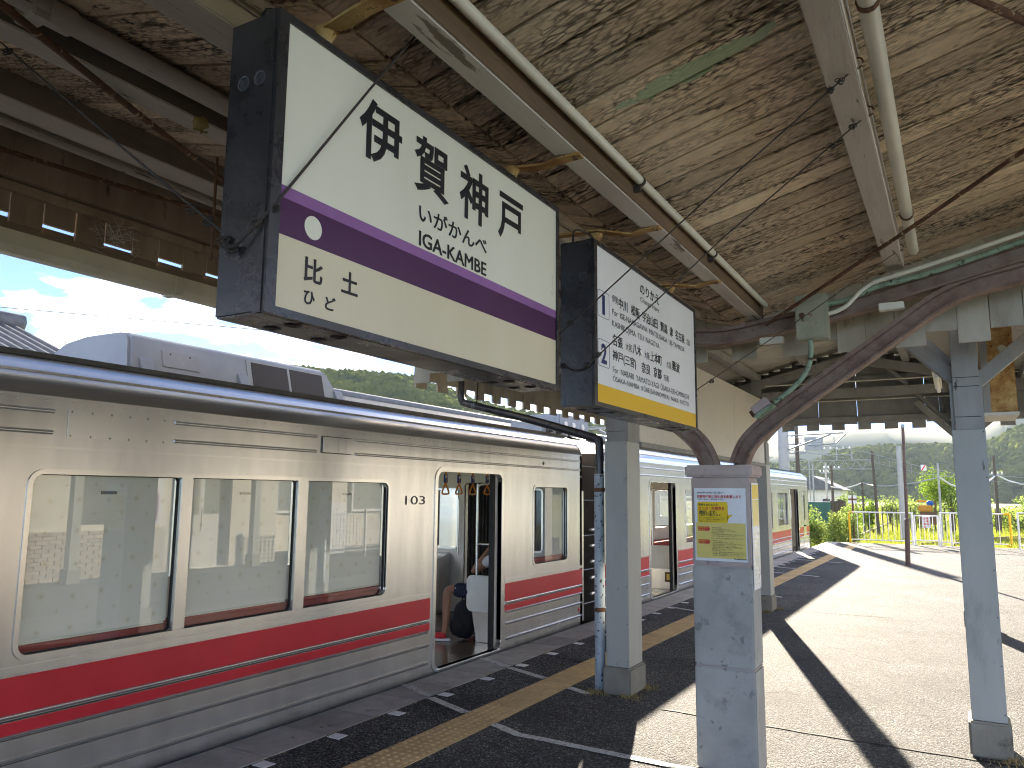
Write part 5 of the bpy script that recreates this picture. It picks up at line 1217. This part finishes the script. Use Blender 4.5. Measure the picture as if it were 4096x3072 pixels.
box('board', 'white_paint', fg, -1.62, -1.36, 46, 46.02, 2.95, 3.25); MB().poly([(-1.62, 45.99, 2.95), (-1.56, 45.99, 2.95), (-1.36, 45.99, 3.25), (-1.43, 45.99, 3.25)]).build('diagonal', 'poster_red', fg)
cs = thing('square_marker', 'brown post with four small white squares at the grass edge', 'sign', (-4.12, 38, GZ))
tube('post', 'machine_brown', cs, [(-4.12, 38, GZ), (-4.12, 38, 1.62)], .045, 8); MB().box(-4.30, -3.94, 37.97, 38.0, 1.40, 1.50).build('cross', 'machine_brown', cs)
for dx in (-.105, .105):
    for z in (1.34, 1.56): MB().box(-4.12+dx-.07, -4.12+dx+.07, 37.93, 37.96, z-.07, z+.07).build('square', 'white_paint', cs)
# parked track machine
mc = thing('track_machine', 'orange track machine with a blue sheet parked in the weeds', 'machine', (-1.6, 52, GZ))
MB().box(-2.1, -1.35, 51.6, 52.6, .75, 1.12).build('body', 'machine_orange', mc, bevel=.06); MB().box(-2.0, -1.2, 51.7, 52.5, .35, .74).build('chassis', 'machine_brown', mc, bevel=.03)
MB().box(-1.25, -1.15, 51.8, 51.9, .35, 1.35).build('mast', 'machine_brown', mc); tube('boom', 'machine_orange', mc, [(-1.45, 52, 1.30), (-2.15, 52, 1.38)], .05, 8)
mb = MB(); mb.blob((-1.45, 51.8, 1.22), 1, 2, .3, (.20, .2, .17), 4); mb.build('sheet', 'machine_blue', mc, smooth='all')
for x in (-1.95, -1.3): MB().lathe((x, 51.6, .2), [(0, -.05), (.2, -.05), (.2, .05), (0, .05)], 14, 'y').build('wheel', 'machine_brown', mc)
sf = thing('sleeper_fence', 'row of upright dark sleepers beside the green sheeting', 'fence', (-6.6, 50, GZ))
for k in range(11): MB().box(-7.0+.11*k, -6.9+.11*k+.0, 49.9, 50.05, GZ, 1.35+random.uniform(-.06, .1)).build('sleeper', 'sleeper' if k % 2 else 'pole_wood', sf)
gs = thing('sheet_fence', 'dark green sheeting fence at the edge of the yard', 'fence', (-6.3, 44, GZ))
for k in range(6): MB().box(-7.4+.26*k, -7.145+.26*k, 44, 44.03, GZ, 1.27).build('sheet', 'green_sheet', gs)
tube('rail', 'white_paint', gs, [(-7.4, 43.98, 1.29), (-5.84, 43.98, 1.29)], .018, 6)
df = thing('post_fence', 'low fence of short dark posts behind the weeds', 'fence', (-1.5, 56, GZ))
for k in range(26): tube('post', 'pole_wood', df, [(-4.6+.27*k, 56, GZ), (-4.6+.27*k, 56, .95)], .035, 5)
# far houses
def house(label, x, y, w, d, z1, rz, wall='plaster', rot=0):
    t = thing('house', label, 'house', (x, y, GZ)); MB().box(x-w/2, x+w/2, y-d/2, y+d/2, GZ, z1).build('wall', wall, t)
    MB().extrude([(x-w/2-.4, y-d/2-.4, z1), (x+w/2+.4, y-d/2-.4, z1), (x, y-d/2-.4, z1+rz)], (0, d+.8, 0)).build('roof', 'roof_tile', t)
    for k in (-.25, .25):
        wn_ = MB().box(x+k*w-.4, x+k*w+.4, y-d/2-.06, y-d/2-.002, z1-1.9, z1-.8).build('window', 'white_paint', t); MB().box(x+k*w-.33, x+k*w+.33, y-d/2-.08, y-d/2-.061, z1-1.83, z1-.87).build('pane', 'window_dark', wn_)
    return t
house('far pale house with dark roof beyond the yard at left', -12.5, 85, 5, 6, 2.2, 1.4); house('smaller far house right of the pale one', -17.5, 105, 6, 6, 2.6, 1.5)
# building with tiled roof behind the train
def tile_roof(name, label, x0, x1, y0, y1, ze, zr, m='roof_tile', step=.32):
    t = thing(name, label, 'building', ((x0+x1)/2, (y0+y1)/2, GZ)); xm = (x0+x1)/2
    MB().box(x0+.7, x1-.7, y0+.4, y1-.4, GZ, ze+.02).build('wall', 'plaster', t)
    for sg, xe in ((1, x1), (-1, x0)):
        MB().hexa([(xe, y0, ze-.06), (xm, y0, zr-.06), (xm, y1, zr-.06), (xe, y1, ze-.06), (xe, y0, ze), (xm, y0, zr), (xm, y1, zr), (xe, y1, ze)]).build('roof_slope', m, t)
        if sg > 0:
            n = int((y1-y0)/step); L = Vector((xm-xe, 0, zr-ze)); rm = MB().tube([(0, 0, 0), tuple(L)], step*.27, 6).mesh('tile_row', m)
            for k in range(min(n, 150)): piece('tile_row', rm, (xe, y0+step*(k+.5), ze+.01), t)
    tube('ridge', m, t, [(xm, y0-.1, zr+.08), (xm, y1+.1, zr+.08)], .16, 8)
    return t
tile_roof('station_building', 'long building with grey tiled roof seen over the train', -21, -10.5, 13.8, 52, 2.95, 4.35)
tile_roof('station_building', 'nearer tiled roof showing at the far left edge over the train', -17, -11, 2.0, 7.2, 3.2, 4.35, step=.2)

# ================================================================== right-hand side of the station (seen in the train windows)
p2 = MB().box(4.4, 9, -6, 26, GZ+.004, 0).build('far_platform', 'asphalt'); struct(p2)
sb_ = thing('waiting_building', 'cream building with brick base and sliding door across the right-hand track', 'building', (6, 9, 0))
plate([(4, 0), (13, 0), (13, 2.7), (4, 2.7)], [[(8.2, .95), (9.1, .95), (9.1, 1.95), (8.2, 1.95)], [(10.2, .02), (11.7, .02), (11.7, 2.0), (10.2, 2.0)]], lambda u, v, d: (5.2+d, u, v), .1, 'plaster', 'front_wall', sb_)
MB().box(5.45, 8.5, 4, 13, 0, 2.65).build('rear_block', 'plaster', sb_); MB().hexa([(4.5, 3.6, 2.72), (8.8, 3.6, 3.3), (8.8, 13.4, 3.3), (4.5, 13.4, 2.72), (4.5, 3.6, 2.8), (8.8, 3.6, 3.4), (8.8, 13.4, 3.4), (4.5, 13.4, 2.8)]).build('roof', 'roof_tile', sb_)
bk = MB().box(-.02, .02, -.105, .105, -.03, .03).mesh('brick', 'brick'); MB().box(5.17, 5.198, 4.0, 10.1, 0, .86).build('mortar_bed', 'mortar', sb_)
for r_ in range(12):
    for c_ in range(25): piece('brick', bk, (5.165, 4.15+.23*c_+(.115 if r_ % 2 else 0), .045+.07*r_), sb_)
dr = MB().box(5.23, 5.27, 10.2, 11.0, .02, 2.0).build('door', 'door_white', sb_); MB().box(5.21, 5.225, 10.3, 10.9, 1.1, 1.85).build('door_pane', 'glass', dr); tube('handle', 'stainless_bright', dr, [(5.2, 10.92, .75), (5.17, 10.92, .78), (5.17, 10.92, 1.22), (5.2, 10.92, 1.25)], .012, 6)
dr = MB().box(5.28, 5.32, 10.95, 11.7, .02, 2.0).build('door', 'door_white', sb_); MB().box(5.27, 5.279, 11.05, 11.6, 1.1, 1.85).build('door_pane', 'glass', dr)
nb = thing('notice_case', 'framed poster case on the waiting building wall', 'poster', (5.15, 9.5, .9)); box('frame', 'white_paint', nb, 5.10, 5.145, 9.25, 9.95, .92, 2.0); box('sheet', 'sign_lilac', nb, 5.09, 5.0995, 9.35, 9.85, 1.0, 1.5); box('sheet', 'poster_paper', nb, 5.09, 5.0995, 9.35, 9.85, 1.52, 1.95)
for y in (5.6, 8.0, 11.95): 
    t = thing('steel_post', 'grey roof post of the opposite shelter, number %s from the near end' % {5.6: 'one', 8.0: 'two', 11.95: 'three'}[y], 'post', (4.75, y, 0)); box('shaft', 'post_paint', t, 4.68, 4.82, y-.08, y+.08, .25, 2.75); box('plinth', 'plinth', t, 4.64, 4.86, y-.12, y+.12, 0, .25, .01)
mf = thing('mesh_fence', 'white wire mesh fence panel on the opposite platform', 'fence', (4.7, 14.7, 0))
for z in [.15+.09*k for k in range(11)]: tube('wire', 'white_paint', mf, [(4.7, 13.5, z), (4.7, 17.5, z)], .008, 5)
for k in range(34): tube('wire', 'white_paint', mf, [(4.7, 13.5+.12*k, .1), (4.7, 13.5+.12*k, 1.1)], .006, 5)
for y in (13.5, 15.5, 17.5): tube('post', 'white_paint', mf, [(4.7, y, 0), (4.7, y, 1.15)], .03, 8)
hs = thing('white_cabinet', 'pale equipment cabinet behind the mesh fence', 'cabinet', (6, 15.5, 0)); MB().box(5.6, 6.4, 14.6, 15.8, 0, 1.3).build('case', 'white_paint', hs, bevel=.02); MB().box(5.58, 5.598, 14.7, 15.2, .1, 1.2).build('door', 'white_paint', hs)
ph = thing('backdrop_house', 'added white-walled house behind the mesh fence, bright backdrop for the window reflections', 'house', (9.5, 20, 0))
MB().box(7.4, 12, 13.6, 27, GZ, 3.1).build('wall', 'plaster', ph)  # house added as a bright wall for the train windows to reflect
MB().hexa([(6.9, 13.2, 3.102), (12.5, 13.2, 3.102), (12.5, 27.4, 3.102), (6.9, 27.4, 3.102), (9.6, 13.2, 4.6), (9.8, 13.2, 4.6), (9.8, 27.4, 4.6), (9.6, 27.4, 4.6)]).build('roof', 'roof_tile', ph)
for y in (15, 18, 21, 24):
    w_ = box('window', 'white_paint', ph, 7.35, 7.398, y, y+1.4, 1.0, 2.2); box('pane', 'glass', w_, 7.34, 7.349, y+.08, y+1.32, 1.08, 2.12)
fence2 = thing('white_rail_fence', 'white pipe railing on the opposite platform further along', 'fence', (4.7, 20, 0))
for z in (.2, .4, .6, .8, 1.0): tube('rail', 'white_paint', fence2, [(4.7, 17.8, z), (4.7, 25, z)], .018, 6)
for k in range(7): tube('post', 'white_paint', fence2, [(4.7, 17.8+1.2*k, 0), (4.7, 17.8+1.2*k, 1.05)], .028, 6)

# ================================================================== vegetation
import numpy as np
rng = np.random.default_rng(5)
def np_mesh(name, verts, faces, m, smooth=False):
    me = bpy.data.meshes.new(name); nv, nf = len(verts), len(faces); k = faces.shape[1]
    me.vertices.add(nv); me.vertices.foreach_set('co', verts.astype(np.float32).ravel())
    me.loops.add(nf*k); me.loops.foreach_set('vertex_index', faces.astype(np.int32).ravel())
    me.polygons.add(nf); me.polygons.foreach_set('loop_start', np.arange(0, nf*k, k, dtype=np.int32)); me.polygons.foreach_set('loop_total', np.full(nf, k, np.int32))
    if smooth: me.polygons.foreach_set('use_smooth', np.ones(nf, bool))
    me.materials.append(M[m]); me.update(calc_edges=True); return me
def blades(n, xy, h0, h1, w, zb):
    a = rng.uniform(0, 2*np.pi, n); h = rng.uniform(h0, h1, n); ww = w*rng.uniform(.6, 1.3, n); lean = rng.normal(0, .35, (n, 2))
    b = np.zeros((n, 3, 3)); b[:, :, :2] = xy[:, None, :]; b[:, :, 2] = zb
    b[:, 0, 0] -= np.cos(a)*ww; b[:, 0, 1] -= np.sin(a)*ww; b[:, 1, 0] += np.cos(a)*ww; b[:, 1, 1] += np.sin(a)*ww
    b[:, 2, :2] += lean*h[:, None]; b[:, 2, 2] += h
    return b.reshape(-1, 3)
def grass_xy(n, y0, y1, a0=-.24, a1=.16, p=1.):
    y = y0+(y1-y0)*rng.random(n)**p; return np.stack([y*rng.uniform(a0, a1, n), y], 1)
xy = grass_xy(76000, 29.9, 75, p=1.3)
clump = np.array([noise.noise(Vector((x*.35, y*.25, 0))) for x, y in xy])
keep = (clump > -.45); xy = xy[keep]
V_ = [blades(len(xy), xy, .12, .55, .016, GZ)]
xy2 = grass_xy(16000, 70, 170); V_.append(blades(len(xy2), xy2, .4, 1.0, .07, GZ))
V_ = np.concatenate(V_); tag(bpy.data.objects.new('grass', np_mesh('grass', V_, np.arange(len(V_)).reshape(-1, 3), 'grass')), 'sunlit yellow-green weeds covering the railway yard', 'grass', kind='stuff')
COL.objects.link(bpy.data.objects['grass'])
def leafball(n, c, rad, size, sq=(1, 1, 1)):
    d = rng.normal(size=(n, 3)); d /= np.linalg.norm(d, axis=1)[:, None]; r_ = rng.random(n)**.38
    lob = 1+.28*np.sin(d[:, 0]*5+c[0])*np.cos(d[:, 2]*4+c[1])+.16*np.sin(d[:, 1]*9)
    p = np.array(c)+d*(r_*lob)[:, None]*rad*np.array(sq)
    a = rng.normal(size=(n, 3)); b = rng.normal(size=(n, 3)); a /= np.linalg.norm(a, axis=1)[:, None]; b = np.cross(a, b); b /= np.linalg.norm(b, axis=1)[:, None]
    s = size*rng.uniform(.6, 1.3, n)[:, None]
    return np.stack([p-a*s, p+b*s*.6, p+a*s, p-b*s*.6], 1).reshape(-1, 3)
def tree(label, x, y, h, rad, n, size, m='leaf', zc=None, sq=(1, 1, 1), name='tree', cat='tree', lobes=5):
    t = thing(name, label, cat, (x, y, GZ)); zc = zc or h-rad*.8
    MB().tube([(x, y, GZ), (x+.05, y, zc)], max(.03, rad*.08), 8, scale=[1.3, .7]).build('trunk', 'bark', t)
    for k in range(3):
        a = k*2.1; MB().tube([(x, y, GZ+(zc-GZ)*.55), (x+math.cos(a)*rad*.5, y+math.sin(a)*rad*.5, zc+rad*.3)], max(.015, rad*.035), 6, scale=[1, .5]).build('limb', 'bark', t)
    vs = []
    for k in range(lobes):
        c = np.array((x, y, zc))+rng.normal(size=3)*rad*np.array(sq)*(.42 if lobes > 1 else 0); vs.append(leafball(n//lobes, c, rad*rng.uniform(.5, .75) if lobes > 1 else rad, size, sq))
    vs = np.concatenate(vs)-np.array(rootbase(t)); o = bpy.data.objects.new('crown', np_mesh('crown', vs, np.arange(len(vs)).reshape(-1, 4), m)); COL.objects.link(o); o.parent = t
    return t
tree('round bright green tree beside the thin grey pole', -.45, 55, 2.95, 1.25, 5200, .06, 'leaf', 1.75, (1.0, 1.0, .95), lobes=8)
for i, (lb_, x, y, h, r_, m) in enumerate((
    ('pale bushy shrub left of the broad concrete pole', -4.9, 70, 1.9, 1.1, 'leaf_bush'), ('dark shrub beside the square marker post', -5.3, 57, 1.2, .6, 'leaf'),
    ('low shrub behind the track machine', -2.2, 66, 1.2, 1.3, 'leaf_bush'), ('wide low shrub right of the grey post', 3.4, 64, 1.1, 1.6, 'leaf_bush'),
    ('tall weedy shrub next to the train front', -5.5, 37, .95, .62, 'leaf_bush'), ('tall weedy shrub by the green sheeting', -4.95, 38, 1.0, .6, 'leaf_bush'),
    ('leafy shrub at the end of the tall weeds', -4.55, 39.5, 1.05, .55, 'leaf_bush'), ('far hedge shrub in the middle of the yard', -3.4, 78, 1.2, 1.6, 'leaf_bush'),
    ('far hedge shrub behind the low post fence', .6, 75, 1.3, 1.9, 'leaf_bush'), ('far hedge shrub toward the right edge', 5.5, 80, 1.3, 2.0, 'leaf_bush'),
    ('far round shrub below the gantry', -8.5, 75, 1.5, 1.4, 'leaf_bush'))):
    tree(lb_, x, y, h, r_, 2600, .045+.0007*y*r_*.6, m, (h+GZ)/2, (1, 1, (h-GZ)/2/r_*.95), 'shrub', 'shrub', 9)
# wooded hills
ico = bmesh.new(); bmesh.ops.create_icosphere(ico, subdivisions=2, radius=1)
IV = np.array([v.co[:] for v in ico.verts]); IF = np.array([[v.index for v in f.verts] for f in ico.faces]); ico.free()
def forest(name, label, pts, sizes, m='forest'):
    n = len(pts); nv = len(IV)
    V = np.repeat(IV[None], n, 0); ph = rng.uniform(0, 6.28, (n, 1, 3))
    k = 1+.22*np.sin(V[:, :, :1]*4+ph[:, :, :1])+.2*np.sin(V[:, :, 1:2]*5+ph[:, :, 1:2])+.18*np.sin(V[:, :, 2:3]*6+ph[:, :, 2:])+rng.normal(0, .09, (n, nv, 1))
    V = V*k*sizes[:, None, None]*np.array((1, 1, .95))+pts[:, None, :]
    F = (IF[None]+(np.arange(n)*nv)[:, None, None]).reshape(-1, 3)
    o = bpy.data.objects.new(name, np_mesh(name, V.reshape(-1, 3), F, m)); COL.objects.link(o); return tag(o, label, 'forest', kind='stuff')
def hill_strip(name, prof, y0, y1, m='forest'):
    """ridge given as (a, b): x = a*yr, ridge height = 1.58+b*yr at distance yr; returns sampler"""
    mb = MB(); rows = 10; b0 = len(mb.v)
    for a, b, yr in prof:
        for k in range(rows+1):
            t = k/rows; yy = yr*(y0+(1-y0)*t); z = GZ+(1.58+b*yr-GZ)*math.sin(t*math.pi/2)**1.0
            mb.v.append(Vector((a*yy, yy, z-1.5)))
        for k in range(1, 4): mb.v.append(Vector((a*yr*(1+.1*k), yr*(1+.1*k), (1.58+b*yr)*(1-.3*k)-1.5)))
    w = rows+4
    for i in range(len(prof)-1):
        for k in range(w-1): mb.face([i*w+k, i*w+k+1, (i+1)*w+k+1, (i+1)*w+k])
    return struct(mb.build(name, m, None, smooth='all'))
profR = [(-.42, .062, 500), (-.30, .048, 500), (-.2, .038, 500), (-.145, .041, 500), (-.125, .052, 500), (-.081, .0575, 500), (-.04, .0585, 500), (-.005, .0575, 500), (.026, .056, 500), (.045, .065, 480), (.066, .077, 470), (.12, .085, 470), (.25, .08, 480)]
profL = [(-1.9, .30, 150), (-1.4, .26, 165), (-1.1, .225, 180), (-.928, .2, 190), (-.84, .19, 200), (-.751, .178, 210), (-.635, .135, 230), (-.55, .115, 260), (-.467, .10, 300), (-.38, .08, 360), (-.3, .055, 420)]
hill_strip('hill', profR, .80, 1); hill_strip('hill', profL, .62, 1)
def sample(prof, n, s0, s1, f0):
    A = np.array(prof); pts = []; sz = []
    cum = np.linspace(0, len(A)-1, n)+rng.uniform(-.5, .5, n)*len(A)/n; cum = np.clip(cum, 0, len(A)-1.001)
    i = cum.astype(int); f = (cum-i)[:, None]; P = A[i]*(1-f)+A[i+1]*f
    t = rng.random(n)**.7; yy = P[:, 2]*(f0+(1-f0)*t); z = GZ+(1.58+P[:, 1]*P[:, 2]-GZ)*np.sin(t*np.pi/2)
    s = rng.uniform(s0, s1, n)
    return np.stack([P[:, 0]*yy, yy, z-s*.75], 1), s
pt_, s_ = sample(profR, 3200, 1.8, 3.6, .80); forest('wooded_hillside', 'dense green wooded hill behind the railway yard', pt_, s_)
pt_, s_ = sample(profL, 3000, 1.2, 2.6, .62); forest('wooded_hillside', 'wooded green hill rising behind the train roof', pt_, s_)
# blue mountain further off
mb = MB(); ys = 1150; cols = 90
MP = [(-1.2, .06), (-.6, .07), (-.3, .068), (-.179, .0728), (-.107, .078), (-.028, .0795), (.016, .075), (.045, .095), (.068, .108), (.15, .12), (.4, .09), (.8, .06)]
def mprof(a):
    for (a0, b0), (a1, b1) in zip(MP, MP[1:]):
        if a0 <= a <= a1: return b0+(b1-b0)*(a-a0)/(a1-a0)
    return .06
for i in range(cols+1):
    a = -1.2+2*i/cols
    for k in range(9):
        t = k/8; yy = ys*(.72+.28*t); z = (1.58+mprof(a)*ys+6*noise.noise(Vector((a*14, 0, 0)))+3*noise.noise(Vector((a*60, t*4, 0))))*math.sin(t*math.pi/2)
        mb.v.append(Vector((a*ys*(.85+.15*t), yy, z+11*noise.noise(Vector((a*22, t*5, 3)))*t*(1-t)*2)))
for i in range(cols):
    for k in range(8): mb.face([i*9+k, i*9+k+1, (i+1)*9+k+1, (i+1)*9+k])
struct(mb.build('mountain', 'mountain', None, smooth='all'))
HAZE = .00014
if HAZE:
    m, nt, p = newmat('haze_air'); nt.nodes.remove(p)
    pv_ = N(nt, 'ShaderNodeVolumePrincipled', Color=(.66, .80, 1, 1), Density=HAZE, Anisotropy=.1)
    nt.links.new(pv_.outputs[0], nt.nodes['Material Output'].inputs['Volume'])
    hz = MB().box(-1500, 1100, -40, 1200, GZ-1.6, 150).build('haze', 'haze_air'); tag(hz, 'thin bluish haze filling the air over the yard and hills', 'haze', kind='stuff')
